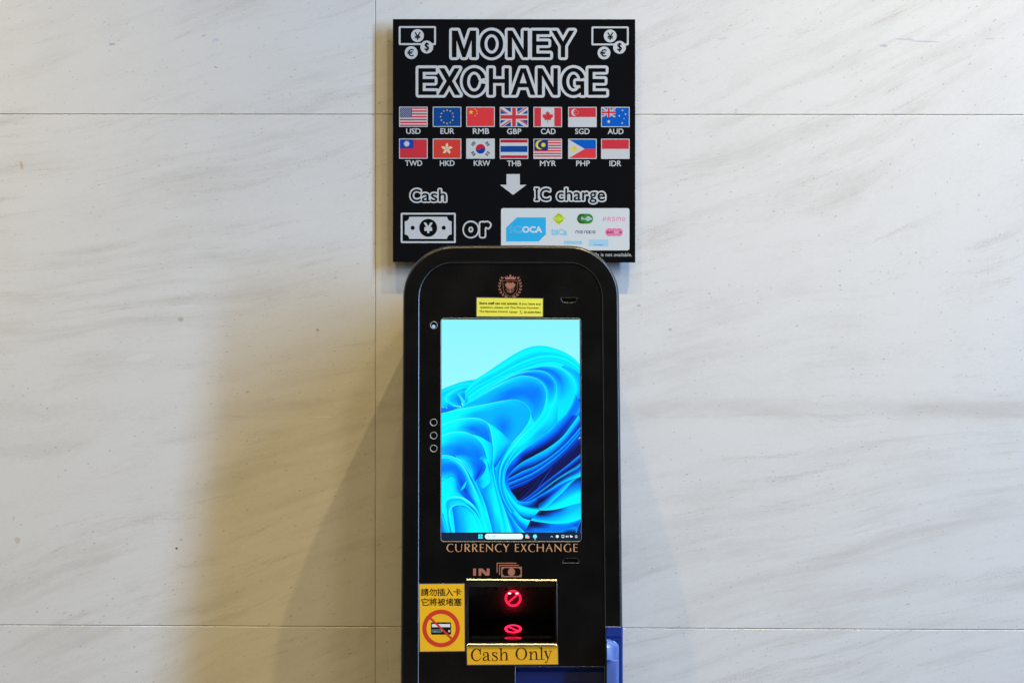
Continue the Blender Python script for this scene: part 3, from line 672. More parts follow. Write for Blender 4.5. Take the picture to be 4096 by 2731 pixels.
# panel with cut openings
PH = -.0022
scr_hole = rrect(1764.5, 1274, 2322, 2164, 12)
scr_hole = [(x - (2 if x < 2000 else 0) * 0 + (2.5 * (y - 1274) / 890 if x > 2000 else -.5), y) for x, y in scr_hole]
slot_hole = [(1867, 2316), (2226.5, 2318), (2227.5, 2580), (1869, 2579)]
cam_hole = ellipse(1735.5, 1300.5, 13, n=28)
btn = [(1734.4, 1689), (1734.4, 1741.5), (1734.4, 1793)]
btn_holes = [ellipse(x, y, 12.6, n=28) for x, y in btn]
vent1 = [(2243, 1192.5), (2245, 1191.4), (2307, 1191.4), (2309, 1192.5), (2301, 1208), (2298, 1209.5), (2254, 1209.5), (2251, 1208)]
vent2 = [(2251.5, 2246), (2253, 2241), (2262, 2234), (2265, 2232), (2309, 2232), (2311, 2234), (2317, 2247), (2314, 2250), (2254, 2250)]
blue_hole = [(2062, 2665.5), (2417.5, 2665.5), (2418, 2745), (2061, 2745)]
holes = [scr_hole, slot_hole, cam_hole] + btn_holes + [vent1, vent2, blue_hole]
def panel():
    outl = outer_px(1.0)
    V = [Vector(p) for p in outl]; F = [list(range(len(V)))]
    for h in holes:
        s = len(V); V += [Vector(p) for p in h]; F.append(list(range(s, s + len(h))))
    F = [f if sum(V[f[i]].x * V[f[(i + 1) % len(f)]].y - V[f[(i + 1) % len(f)]].x * V[f[i]].y for i in range(len(f))) > 0 else f[::-1] for f in F]
    vo, eo, fo, ov, oe, of = delaunay_2d_cdt(V, [], F, 0, 1e-5)
    v = [tuple(a) for a in vo]; f = [list(q) for q, s in zip(fo, of) if list(s) == [0] or (0 in s and len(s) == 1)]
    VV = [KPt(a, b, PH) for a, b in v]
    for i, q in enumerate(f):
        a, b, c = (VV[k] for k in q[:3])
        if (b - a).cross(c - a).dot(KN) < 0: f[i] = q[::-1]
    o = mesh('front_panel', VV, f, pblack, kiosk)
    return o
panel()
def rim(name, pts, depth, wdt, m, parent=kiosk, top=.0006, label=None, floor=None, smooth=False):
    """thin raised lip round an opening plus the wall of the opening; optional floor material"""
    n = len(pts); P = [Vector(p) for p in pts]; area = sum(P[i].x * P[(i + 1) % n].y - P[(i + 1) % n].x * P[i].y for i in range(n))
    sgn = 1 if area > 0 else -1; off = []
    for i in range(n):
        a, b = P[i] - P[i - 1], P[(i + 1) % n] - P[i]; a.normalize(); b.normalize()
        na, nb = Vector((a.y, -a.x)) * sgn, Vector((b.y, -b.x)) * sgn; q = (na + nb); q = q / max(.5, q.length_squared / 2) if q.length > 1e-6 else na
        off.append(P[i] + q * wdt)
    inn = [P[i] + (P[i] - off[i]) * .25 for i in range(n)]
    rs = [[KPt(p.x, p.y, PH) for p in off], [KPt((p.x * .6 + q.x * .4), (p.y * .6 + q.y * .4), PH + top) for p, q in zip(off, P)], [KPt(p.x, p.y, PH + top * .6) for p in P], [KPt(p.x, p.y, PH + 0) - KN * depth for p in inn]]
    V = [v for r in rs for v in r]; F = [[r * n + i, r * n + (i + 1) % n, (r + 1) * n + (i + 1) % n, (r + 1) * n + i] for r in range(3) for i in range(n)]
    idx = [0] * len(F); ms = [m]
    if floor: F.append([3 * n + i for i in range(n)]); ms.append(floor); idx.append(1)
    o = mesh(name, V, F, ms, parent, idx, label)
    bm = bmesh.new(); bm.from_mesh(o.data); bmesh.ops.recalc_face_normals(bm, faces=bm.faces)
    bm.to_mesh(o.data); bm.free()
    f0 = o.data.polygons[0]
    if f0.normal.dot(KN) < 0: o.data.flip_normals()
    return o
edge = mat('worn_steel_edge', (.45, .45, .45), rough=.5, metal=1, var=.1, scale=20)
# ---- screen
rim('screen_bezel', scr_hole, .0030, 2.2, edge)
def T(*p): return [(1700 + a / 3.1357, 1260 + b / 3.1357) for a, b in p]
def Lq(*p): return [(1760 + a / 3.267, 1660 + b / 3.267) for a, b in p]
def Rq(*p): return [(2060 + a / 3.267, 1660 + b / 3.267) for a, b in p]
CYN, CY2, AZ, BL, DB, NV = (0, 246, 255), (0, 222, 255), (0, 178, 255), (0, 120, 255), (8, 62, 205), (18, 22, 84)
VD = (16, 14, 44)
SX0, SX1, SY0, SY1 = 1766, 2320, 1278, 2128.5
def sxr(y): return 2318.5 + (y - 1278) / 850 * 5
_sv, _sf, _sc = [], [], []
_layer = [0]
def resamp(c, n):
    q = cr([tuple(p) for p in c], 8); d = [0]
    for i in range(1, len(q)): d.append(d[-1] + math.hypot(q[i][0] - q[i - 1][0], q[i][1] - q[i - 1][1]))
    out = []; j = 0
    for i in range(n):
        t = d[-1] * i / (n - 1)
        while j < len(d) - 2 and d[j + 1] < t: j += 1
        f = (t - d[j]) / (d[j + 1] - d[j] or 1); out.append((q[j][0] + (q[j + 1][0] - q[j][0]) * f, q[j][1] + (q[j + 1][1] - q[j][1]) * f))
    return out
def stops(cs, t):
    cs = [(i / (len(cs) - 1), c) if not (len(c) == 2) else c for i, c in enumerate(cs)]
    for (a, ca), (b, cb) in zip(cs, cs[1:]):
        if t <= b:
            f = max(0, (t - a) / (b - a or 1)); f = f * f * (3 - 2 * f) * .5 + f * .5
            return tuple(x + (y - x) * f for x, y in zip(ca, cb))
    return cs[-1][1]
def loft(A, B, *cols, n=90, m=12, lin_=False):
    """ribbon between two curves; cols = colour stops across, one list per station along"""
    A, B = resamp(A, n), resamp(B, n); s = len(_sv); _layer[0] += 1; h = _layer[0] * 1.5e-5
    for i in range(n):
        u = i / (n - 1) * (len(cols) - 1) if len(cols) > 1 else 0; k = min(int(u), max(0, len(cols) - 2)); fu = u - k
        for j in range(m + 1):
            t = j / m; x, y = A[i][0] + (B[i][0] - A[i][0]) * t, A[i][1] + (B[i][1] - A[i][1]) * t
            c = stops(cols[k], t)
            if len(cols) > 1: c2 = stops(cols[k + 1], t); c = tuple(a + (b - a) * fu for a, b in zip(c, c2))
            y = min(max(y, SY0), SY1); x = min(max(x, SX0), sxr(y)); _sv.append((x, y, h)); _sc.append(lin(c))
    for i in range(n - 1):
        for j in range(m): a = s + i * (m + 1) + j; _sf.append([a, a + 1, a + m + 2, a + m + 1])
def line(c, w_, *cols, n=150):
    c = resamp(c, n); A, B = [], []
    for i in range(n):
        a, b = c[max(0, i - 1)], c[min(n - 1, i + 1)]; dx, dy = b[0] - a[0], b[1] - a[1]; l = math.hypot(dx, dy) or 1
        A.append((c[i][0] - dy / l * w_ / 2, c[i][1] + dx / l * w_ / 2)); B.append((c[i][0] + dy / l * w_ / 2, c[i][1] - dx / l * w_ / 2))
    cs = [[q, q] for q in cols] if len(cols) > 1 else [[cols[0], cols[0]]]
    loft(A, B, *cs, n=n, m=1)
HL = (120, 250, 255)
loft([(SX0, SY0), (2330, SY0)], [(SX0, 1700), (2330, 1700)], [(140, 240, 254), (148, 244, 254), (165, 250, 255)], n=8, m=8)
O_ = T((500, 955), (560, 870), (640, 803), (760, 725), (900, 630), (1100, 500), (1280, 410), (1440, 383), (1600, 408), (1760, 470), (1880, 550), (1965, 640))
C1 = T((505, 975), (600, 880), (730, 775), (900, 690), (1100, 570), (1280, 480), (1430, 447), (1580, 458), (1760, 510), (1880, 590), (1965, 665))
C2 = T((520, 990), (620, 900), (780, 815), (950, 720), (1150, 610), (1350, 530), (1500, 500), (1650, 505), (1800, 555), (1965, 680))
C3 = T((530, 1005), (640, 920), (800, 830), (1000, 735), (1200, 640), (1400, 570), (1570, 550), (1720, 580), (1850, 640), (1970, 740))
C4 = T((535, 1025), (640, 945), (800, 850), (1000, 755), (1250, 660), (1450, 600), (1600, 585), (1750, 620), (1880, 690), (1975, 775))
C5 = T((540, 1055), (750, 930), (1000, 775), (1200, 700), (1400, 650), (1550, 632), (1700, 660), (1820, 750), (1880, 860), (1880, 960), (1830, 1100), (1740, 1250), (1620, 1390)) + Rq((420, 225), (220, 370), (80, 480), (0, 555)) + Lq((900, 645), (862, 720), (848, 790), (845, 880), (880, 990), (985, 1140))
C6 = T((535, 1090), (600, 1040), (900, 850), (1150, 730), (1380, 692), (1520, 720), (1610, 800), (1648, 900), (1640, 1000), (1600, 1110)) + Rq((415, 0), (300, 150), (100, 360), (0, 475)) + Lq((900, 600), (850, 700), (838, 780), (835, 880), (850, 980), (900, 1120), (985, 1240))
C7 = T((420, 1185), (700, 1000), (950, 860), (1150, 775), (1250, 760), (1380, 790), (1470, 860), (1515, 950), (1518, 1050), (1490, 1165)) + Rq((335, 0), (250, 115), (120, 245), (0, 385)) + Lq((900, 500), (840, 590), (795, 700), (785, 830), (795, 960), (850, 1120), (940, 1270))
C8 = T((207, 1232), (420, 1185), (800, 1110), (1000, 1070), (1130, 1060), (1240, 1100), (1310, 1180), (1325, 1240)) + Rq((180, 85), (100, 210), (0, 320)) + Lq((900, 410), (830, 500), (770, 620), (735, 740), (728, 860), (755, 1000), (830, 1180), (930, 1330))
# left flower
base_top = T((195, 935), (330, 880), (480, 830), (640, 803), (700, 790))
loft(base_top, T((195, 1100), (330, 1100), (480, 1100), (640, 1100), (700, 1100)), [CY2, AZ, AZ], n=20)
loft(T((195, 960), (330, 897), (480, 856), (600, 848)), T((195, 1020), (330, 960), (480, 915), (560, 890)), [CYN, CY2, AZ])
loft(T((195, 1020), (330, 945), (450, 900), (560, 890)), T((195, 1200), (280, 1160), (400, 1120), (500, 1100)), [CY2, CY2, AZ])
P3 = T((570, 890), (450, 905), (350, 950), (270, 1010), (252, 1055), (285, 1100), (370, 1135), (465, 1145))
loft(P3, T((570, 900), (540, 960), (500, 1000), (470, 1020), (450, 1050), (450, 1090), (460, 1120), (480, 1150)), [CYN, AZ, BL])
line(P3, .8, CY2, HL, CYN)
loft(T((510, 948), (440, 962), (408, 982), (440, 1050), (485, 1145)), T((510, 960), (510, 990), (515, 1030), (520, 1080), (530, 1120)), [CY2, AZ, BL])
loft(T((408, 982), (440, 1040), (485, 1145)), T((412, 985), (470, 1050), (527, 1112)), [CYN, CYN, CY2]); line(T((408, 982), (470, 1048), (527, 1112)), .9, HL)
loft(T((195, 1150), (240, 1165), (280, 1215)), T((195, 1225), (230, 1225), (275, 1225)), [CY2, BL]); line(T((195, 1148), (240, 1165), (278, 1215)), .9, HL)
loft(T((285, 1100), (370, 1140), (465, 1148), (530, 1110)), T((275, 1215), (330, 1205), (400, 1190), (480, 1170)), [AZ, BL, CY2])
# bloom base and navy deep
loft(O_, T((500, 1250), (600, 1300), (800, 1400), (1000, 1500), (1200, 1560), (1300, 1568), (1440, 1568), (1600, 1568), (1760, 1568), (1880, 1568), (1965, 1568), (1990, 1568)), [CYN, CY2, AZ, BL, DB], n=60)
loft([(SX0, 1630), (2330, 1690)], [(SX0, 2130), (2330, 2130)], [BL, (0, 110, 250), BL], [DB, NV, NV, NV], n=20, m=14)
loft(O_, C1, [CY2, CYN, CYN]); loft(C1, C2, [CYN, CY2, (0, 200, 255)]); line(C1, .7, CYN, (90, 248, 255), CYN, CY2)
loft(C2, C3, [CYN, CYN, (0, 196, 255)]); loft(C3, C4, [CYN, CY2, (0, 200, 255)])
C4r = T((1965, 640), (1965, 900), (1965, 1200), (1965, 1568))
loft(C4, C5[:13] if False else T((540, 1055), (750, 930), (1000, 775), (1200, 700), (1400, 650), (1550, 632), (1700, 660), (1820, 750), (1885, 880)), [CYN, CYN, CY2])
# right flank outside C5
loft(T((1750, 620), (1880, 690), (1990, 800), (1990, 1000), (1990, 1200), (1985, 1400)), T((1700, 660), (1820, 750), (1880, 860), (1885, 960), (1830, 1100), (1740, 1250)), [CY2, AZ, CY2], [BL, AZ, CYN], [BL, DB, BL, AZ])
# blades from the right edge down to the hollow
c5r = Rq((650, 0), (550, 110), (420, 230), (220, 370), (80, 480), (-20, 575), (-60, 640))
e7 = Rq((690, 0), (600, 170), (450, 330), (240, 490), (80, 590), (-20, 660), (-80, 700))
e8 = Rq((835, 0), (740, 130), (610, 290), (430, 430), (250, 530), (100, 610), (0, 690), (-60, 760))
e9 = Rq((870, 140), (760, 270), (600, 430), (420, 570), (250, 670), (100, 730), (-87, 830))
e10 = Rq((870, 200), (740, 350), (600, 490), (420, 630), (250, 740), (100, 810), (-87, 885))
e11 = Rq((870, 240), (720, 410), (560, 570), (400, 700), (250, 800), (100, 870), (-75, 943))
e12 = Rq((870, 270), (700, 450), (520, 620), (420, 710), (300, 790), (150, 890), (-60, 975))
loft(Rq((740, -200), (700, -60), (640, 60)), Rq((880, -220), (870, -60), (800, 60)), [BL, DB, BL])
loft(T((1880, 960), (1830, 1100), (1740, 1250)) + Rq((550, 110), (420, 230)), T((1965, 1150), (1940, 1210), (1860, 1340)) + Rq((740, 130), (610, 290)), [CYN, BL, BL, AZ])
loft(Rq((-100, 700), (-90, 850), (-40, 1000), (40, 1110), (120, 1140)), Rq((200, 740), (200, 850), (220, 950), (280, 1020), (330, 1060)), [VD, NV])
loft(c5r, e8, [AZ, BL, DB, BL], [AZ, BL, DB, NV, VD], [CY2, BL, NV, VD, VD])
line(T((1880, 960), (1860, 1040), (1760, 1220), (1640, 1360)), 1.4, CYN, CY2, CY2)
loft(e8, e9, [CYN, AZ, DB, DB], [CY2, AZ, BL, NV], [AZ, BL, DB, NV, VD])
loft(e9, e10, [AZ, BL, DB], [AZ, BL, DB, NV]); loft(e10, e11, [AZ, (0, 100, 240), NV]); loft(e11, e12, [(0, 120, 255), DB, (0, 60, 190)])
loft(e12, Rq((870, 505), (760, 595), (650, 685), (480, 815), (330, 935), (200, 1045), (70, 1130)), [DB, NV, NV], [NV, NV, NV], [NV, VD, NV])
for e in (e8, e9, e10): line(e, 1.3, CY2, AZ, AZ, (0, 110, 250))
line(e12, 1.0, (0, 90, 230), (0, 80, 220), (0, 50, 170))
line(Rq((60, 1115), (150, 1030), (250, 920), (350, 770)), 1.6, (0, 70, 220), (0, 50, 190), (10, 40, 140))
line(Rq((300, 940), (400, 800), (485, 680)), 2.0, (0, 70, 220), (0, 80, 220), (0, 60, 190))
loft(Rq((830, 310), (845, 290), (870, 260)), Rq((832, 314), (850, 300), (870, 300)), [(190, 250, 255), (170, 240, 255)], n=6, m=2)
# lower right blades
v2 = Rq((70, 1125), (200, 1040), (330, 930), (480, 810), (650, 680), (760, 590), (870, 500))
v3 = Rq((130, 1132), (300, 1020), (450, 910), (560, 830), (700, 745), (800, 690), (870, 630))
v4 = Rq((140, 1132), (250, 1100), (340, 1055), (450, 990), (560, 920), (700, 850), (870, 798))
v5 = Rq((200, 1228), (320, 1238), (420, 1195), (520, 1100), (620, 1010), (720, 900), (800, 830), (870, 798))
v6 = Rq((200, 1232), (320, 1240), (450, 1240), (600, 1215), (730, 1175), (870, 1140))
v7 = Rq((100, 1340), (200, 1370), (330, 1395), (500, 1415), (650, 1410), (760, 1390), (875, 1352))
loft(v2, v3, [(0, 100, 250), DB, BL], [BL, DB, VD, AZ], [AZ, DB, NV, AZ])
loft(v3, v4, [AZ, DB, BL], [AZ, NV, VD, BL, CY2], [AZ, DB, BL, CY2, CYN]); line(v3, 1.2, BL, AZ, CY2, AZ); line(v2, 1.2, BL, BL, BL, AZ)
loft(Rq((140, 1132), (250, 1100), (340, 1055), (450, 990), (560, 920), (700, 850), (870, 798)), v5, [DB, NV, VD, CY2], [DB, VD, BL, CYN], [BL, DB, AZ, CYN], [BL, BL, CY2, CY2], [AZ, AZ, AZ])
loft(v5, v6, [CYN, CYN], [BL, CY2, CYN], [BL, AZ, CYN, CYN], [NV, BL, CYN, CYN])
loft(v6, v7, [CY2, BL, AZ, CYN], [NV, VD, BL, CYN], [NV, BL, AZ, CYN], [AZ, AZ, CY2, CYN], [AZ, CY2, CYN])
loft(v7, Rq((60, 1540), (200, 1545), (330, 1545), (500, 1545), (650, 1545), (760, 1545), (875, 1545)), [DB, VD, NV, BL], [NV, NV, BL, BL], [BL, BL, BL, AZ], [AZ, BL, BL, BL], [BL, DB, BL, BL])
loft(Rq((560, 1535), (650, 1495), (730, 1465), (790, 1462)), Rq((640, 1545), (700, 1545), (760, 1545), (800, 1545)), [AZ, VD], [BL, VD], [AZ, NV])
loft(Rq((875, 1352), (830, 1420), (800, 1500), (795, 1545)), Rq((880, 1400), (875, 1440), (870, 1500), (860, 1545)), [AZ, NV, DB], [BL, VD, BL]); line(Rq((800, 1462), (806, 1500), (795, 1545)), 1.6, AZ)
# ring sweeping round the hollow
r1 = Rq((220, 370), (80, 480), (0, 555)) + Lq((900, 645), (862, 720), (848, 790), (845, 880), (880, 990), (985, 1140)) + Rq((60, 1180), (200, 1228), (320, 1240))
r0 = Rq((250, 530), (100, 610), (0, 690)) + Lq((930, 750), (895, 810), (892, 880), (920, 980), (985, 1070)) + Rq((30, 1110), (90, 1130), (180, 1128), (280, 1090))
loft(r0, r1, [VD, NV, DB, BL, AZ], [VD, NV, DB, BL], [VD, DB, BL, BL], [BL, DB, DB, BL], [BL, BL, BL], [BL, AZ, AZ, CY2], [AZ, AZ, CY2], [AZ, BL, DB, CYN], [BL, NV, VD, CY2], n=90)
line(r0, 1.3, BL, AZ, BL, AZ, AZ)
r2 = Rq((100, 360), (0, 475)) + Lq((900, 600), (850, 700), (838, 780), (835, 880), (850, 980), (900, 1120), (985, 1240)) + Rq((100, 1340), (200, 1372))
loft(r1, r2, [AZ, BL, CY2], [BL, DB, BL, CY2], [CYN, CY2, BL], [CY2, CYN, BL], [CY2, CYN, AZ, BL], [CYN, CYN, CY2, BL], [CYN, CY2, BL, NV]); line(r1, 1.4, CY2, CYN, CYN, CYN)
r3 = Lq((985, 420), (870, 560), (800, 700), (785, 830), (795, 960), (850, 1120), (930, 1260), (985, 1340)) + Rq((100, 1410), (200, 1440))
loft(r2, Rq((120, 245), (0, 385)) + Lq((900, 500), (840, 590), (795, 700), (745, 800), (730, 880), (755, 1000), (830, 1180), (985, 1400)) + Rq((70, 1470), (130, 1530)), [CY2, CYN, CYN], [AZ, CY2, CYN], [BL, AZ, BL, CY2], [BL, BL, AZ, BL], [BL, AZ, AZ, BL], [CYN, CY2, BL, AZ], [CYN, CY2, BL, DB]); line(r2, 1.3, CYN, CYN, CY2, CYN)
# petals C5..C8 (inside surfaces)
loft(C5, C6, [CYN, CYN, CY2], [CYN, CY2, AZ], [CYN, CYN, CY2, AZ], [CYN, AZ, BL, BL], [CYN, AZ, BL, AZ], [CY2, CY2, CY2, CYN], [CY2, CYN, CYN, CYN], [AZ, AZ, CY2, CYN], [CY2, CYN, BL], [CY2, CYN, BL], [CYN, CY2, BL], n=150, m=14)
loft(T((1648, 900), (1652, 1000), (1668, 1130), (1664, 1254), (1650, 1350), (1532, 1470), (1340, 1609)), T((1648, 900), (1642, 1000), (1600, 1110), (1527, 1254), (1417, 1398), (1300, 1525), (1225, 1600)), [CYN, CYN], [CY2, CYN], [AZ, CY2, CYN], [AZ, AZ, CYN], [AZ, CY2, CYN])
line(C5, 1.1, CY2, CYN, HL, CYN, CYN, CY2, CY2)
loft(C6, C7, [CYN, CYN, CY2], [CYN, CY2, CYN], [CYN, CY2, AZ], [CY2, AZ, BL, BL], [AZ, BL, BL, CY2], [CYN, CYN, CYN, CYN], [CYN, CYN, CYN], [CYN, CYN, CYN], [CYN, AZ, BL, CYN], [CYN, AZ, BL], [CYN, AZ, BL], n=150, m=14)
loft(T((1519, 985), (1535, 1060), (1562, 1178), (1527, 1254), (1417, 1398), (1225, 1600)), T((1517, 985), (1516, 1060), (1490, 1165), (1450, 1254), (1368, 1364), (1128, 1624)), [CYN, CYN], [CY2, CYN], [CYN, CYN])
line(C6, 1.1, CY2, HL, HL, CYN, CYN, CYN, CYN)
loft(C7, C8, [CY2, CY2, CYN], [CYN, CY2, AZ, CY2], [CYN, AZ, AZ, AZ], [CY2, AZ, BL, BL], [AZ, BL, BL, AZ], [AZ, AZ, AZ, AZ], [CYN, CYN, CYN], [CYN, CYN, CYN], [CYN, CYN, CY2], [CYN, BL, BL], [CYN, BL, CY2], n=150, m=14)
loft(T((1326, 1240), (1345, 1300), (1368, 1365), (1243, 1489), (1128, 1624)), T((1325, 1240), (1318, 1270), (1301, 1335), (1224, 1455), (1128, 1561)), [CYN, CYN], [CY2, CYN], [CYN, CYN])
line(C7, 1.1, CYN, HL, HL, CYN, HL, CYN, CYN)
# C8 interior
l9 = Lq((10, 132), (150, 80), (300, 45), (430, 35), (530, 50), (610, 95), (650, 160), (680, 280), (695, 420), (695, 560), (690, 650))
b9 = Lq((690, 650), (705, 740), (725, 860), (765, 1010), (825, 1180), (875, 1350), (925, 1540)); b10 = Lq((655, 710), (670, 800), (710, 960), (755, 1130), (795, 1320), (825, 1540))
loft(C8, l9 + b9[1:], [CYN, CYN, CYN], [CYN, CYN, CYN], [CYN, CY2, AZ, AZ], [CY2, AZ, AZ, AZ], [AZ, AZ, BL, AZ], [AZ, AZ, AZ, AZ], [AZ, AZ, BL, CY2], [CY2, BL, BL, CY2], [AZ, BL, CYN], [AZ, BL, CYN], [CY2, BL, CYN], n=150, m=14)
line(C8, 1.2, HL, HL, HL, CYN, HL, CYN, AZ, AZ)
loft(Lq((625, 95), (700, 140), (800, 220), (870, 290), (935, 352), (870, 450), (790, 580), (705, 700)), Lq((615, 100), (650, 160), (680, 280), (690, 380), (695, 480), (695, 560), (690, 620), (690, 660)), [CY2, CYN], [CY2, CYN, CYN], [AZ, CY2, CYN], [BL, AZ, CYN], [DB, BL, CY2])
l10 = Lq((10, 278), (130, 230), (260, 215), (370, 235), (460, 285), (530, 350), (580, 440), (610, 550), (640, 650), (655, 710))
loft(l9, l10, [CYN, CYN, CYN], [CYN, CYN, CY2], [CYN, AZ, BL, AZ], [AZ, BL, BL, BL], [CY2, BL, BL, AZ], [AZ, AZ, BL, BL], n=70)
line(l9, 1.3, HL, HL, HL, CYN)
loft(Lq((430, 250), (520, 280), (600, 325), (688, 390), (690, 500), (688, 600), (660, 710)), Lq((430, 262), (500, 315), (550, 390), (585, 460), (610, 550), (630, 630), (650, 700)), [CYN, CYN], [CYN, CYN], [AZ, CY2, CYN], [AZ, CY2, CYN], [BL, AZ, CYN])
# descending bundle
loft(Lq((735, 740), (728, 860), (755, 1000), (830, 1180), (985, 1400)) + Rq((140, 1540),), b9, [AZ, BL, CY2], [AZ, BL, CYN], [CYN, BL, BL, CYN], [CYN, AZ, BL, CYN])
loft(b9, b10, [CYN, AZ, CY2], [CYN, CY2, AZ, CYN], [CYN, CYN, CY2, CYN]); line(b9, 1.2, CYN, CYN, HL)
l11 = Lq((10, 523), (100, 525), (190, 550), (270, 600), (340, 680), (400, 780), (460, 880), (530, 1020), (590, 1170), (640, 1340), (690, 1540))
loft(l10 + b10[1:], l11, [CYN, CYN, AZ, AZ], [CYN, AZ, BL, BL], [AZ, BL, BL, AZ], [BL, BL, BL, AZ], [CYN, CY2, AZ, BL], [CYN, CYN, AZ, BL], [CYN, AZ, AZ, BL], n=140, m=14)
line(l10 + b10[1:], 1.2, HL, HL, CYN, CYN, CY2, CYN)
loft(Lq((200, 525), (330, 515), (450, 530), (540, 578), (590, 640), (600, 690), (560, 740), (520, 790), (460, 865)), Lq((210, 560), (280, 600), (330, 650), (370, 710), (395, 760), (410, 790), (425, 820), (440, 850), (455, 870)), [AZ, CY2], [BL, AZ, CYN], [BL, BL, CY2], [BL, DB, BL, CYN], [DB, DB, BL, BL])
loft(Lq((512, 568), (560, 520), (590, 490), (605, 560)), Lq((530, 580), (560, 585), (590, 575), (608, 570)), [AZ, AZ], [BL, CY2])
loft(Lq((608, 570), (560, 590), (596, 650), (597, 700), (570, 760), (480, 870)), Lq((615, 575), (625, 640), (640, 720), (660, 800), (650, 880), (560, 960)), [CY2, CYN], [CY2, CYN], [CYN, CY2], [CY2, CYN], [BL, CY2])
l12 = Lq((10, 562), (110, 562), (200, 590), (280, 650), (340, 730), (390, 840), (450, 970), (510, 1110), (560, 1270), (600, 1420), (625, 1540))
loft(l11, l12, [CY2, CYN], [CYN, CY2], [CY2, BL, CYN], [CYN, AZ, CYN], [CYN, CYN, CY2], [CYN, CY2, CYN]); line(l11, 1.3, HL, HL, CYN, CYN, CYN)
loft(l12, Lq((10, 860), (60, 840), (120, 800), (170, 800), (210, 860), (250, 960), (290, 1030), (350, 1110), (440, 1200), (520, 1340), (560, 1540)), [AZ, BL, CYN], [CYN, BL, BL, AZ], [CYN, BL, DB, BL], [CYN, CYN, BL, DB], [CYN, CYN, CY2, CY2], [CYN, CYN, CY2], n=70)
loft(Lq((265, 985), (300, 920), (355, 845)), Lq((272, 985), (320, 945), (345, 890)), [CY2, CY2]); line(l12, 1.2, CYN, HL, HL, CYN, CYN)
loft(Lq((10, 870), (80, 830), (150, 800), (200, 840), (240, 950), (290, 1040), (360, 1110)), Lq((10, 1300), (60, 1250), (120, 1150), (200, 1110), (270, 1100), (320, 1105), (370, 1120)), [CYN, CYN, CYN], [CY2, CYN, CYN], [BL, CY2, CYN], [AZ, CY2, CYN])
loft(Lq((10, 1170), (20, 1250), (60, 1380), (105, 1540)), Lq((10, 1300), (15, 1400), (30, 1500), (60, 1540)), [CYN, AZ, BL], [CY2, AZ, BL])
l13 = Lq((14, 1190), (60, 1120), (120, 1075), (200, 1062), (290, 1075), (370, 1115), (450, 1190), (510, 1290), (550, 1400), (580, 1540))
loft(l13, Lq((110, 1540), (90, 1350), (78, 1200), (90, 1125), (150, 1095), (260, 1090), (330, 1140), (430, 1210), (510, 1330), (560, 1540)), [CYN, CYN, CYN], [CYN, CYN, CY2], [HL, CYN, CY2], [CYN, CY2, CYN], [CYN, CYN])
loft(Lq((78, 1200), (90, 1125), (150, 1095), (260, 1090), (330, 1140), (400, 1200)), Lq((118, 1270), (140, 1210), (180, 1180), (250, 1168), (330, 1180), (400, 1215)), [AZ, AZ, CY2], [AZ, CY2, CY2], [BL, CY2, CYN])
loft(Lq((110, 1540), (95, 1380), (78, 1200)), Lq((160, 1540), (125, 1380), (118, 1270)), [CYN, AZ, BL], [CYN, AZ, CY2])
l14 = Lq((160, 1540), (125, 1380), (118, 1270), (140, 1210), (180, 1180), (250, 1168), (330, 1180), (400, 1215), (460, 1270), (510, 1350), (540, 1450), (560, 1540))
loft(l14, Lq((195, 1540), (185, 1400), (170, 1280), (162, 1215), (190, 1190), (250, 1180), (320, 1195), (380, 1240), (430, 1300), (470, 1380), (500, 1460), (510, 1540)), [CYN, CYN], [CYN, CY2], [CYN, BL], [CYN, CY2], [CYN, CYN])
loft(Lq((195, 1540), (185, 1400), (170, 1280), (162, 1215), (190, 1190), (250, 1180)), Lq((515, 1540), (500, 1460), (470, 1380), (430, 1300), (350, 1215), (260, 1181)), [BL, AZ, CYN, CYN], [BL, AZ, CY2, CYN], [BL, AZ, AZ])
line(l14, 1.2, CYN, HL, CYN, CYN); line(l13, 1.6, CYN, HL, CYN, CYN)
# display objects
scr = empty('touch_screen', KPt(2043, 1720, PH - .0026) - wloc(kiosk), parent=kiosk)
glassback = mat('display_black', (.004, .005, .008), rough=.15)
SD = PH - .0024
slab_box('display_unit', [(1763, 1272.5), (2321, 1272.5), (2327, 2166), (1762, 2166)], KPt, SD - .010, SD - .0008, glassback, scr)
sm = bpy.data.materials.new('screen_picture'); sm.use_nodes = True; t = sm.node_tree; b = t.nodes['Principled BSDF']
a_ = t.nodes.new('ShaderNodeAttribute'); a_.attribute_name = 'col'; b.inputs['Base Color'].default_value = (.003, .003, .004, 1); b.inputs['Roughness'].default_value = .25; b.inputs['Specular IOR Level'].default_value = .2
t.links.new(a_.outputs['Color'], b.inputs['Emission Color']); b.inputs['Emission Strength'].default_value = 1.0
_V = [KPt(x, y, SD + h - .0005) for x, y, h in _sv]
o = mesh('wallpaper', _V, _sf, sm, scr, attr=_sc)
o.data.validate()
zb = Z(1760, 2110, 4.0552)
tb = lit('taskbar_navy', (20, 36, 62)); tw = lit('taskbar_white', (225, 250, 255)); tcn = lit('taskbar_cyan', (60, 235, 255)); tg = lit('taskbar_grey', (150, 195, 205))
HB = SD + .0016
its = [([zb((24, 75), (2288, 75), (2288, 185), (2280, 205), (2262, 214), (52, 214), (34, 205), (24, 185))], tb, SD + .0013)]
its.append(([zb(*rrect(x, y, x + 33, y + 34, 3, 2)) for x in (621, 658) for y in (103, 141)], tcn, HB))
its.append(([zb(*rrect(728, 94, 1348, 184, 44))], tw, HB))
its.append(([zb(*p) for p in ring(779, 134, 15, 15, 11, 11)] + [zb(*seg((789, 145), (801, 157), 5))], lit('taskbar_slate', (70, 110, 120)), HB + .0002))
its.append((tz(zb, '検索', 836, 120, 908, 154), tg, HB + .0002))
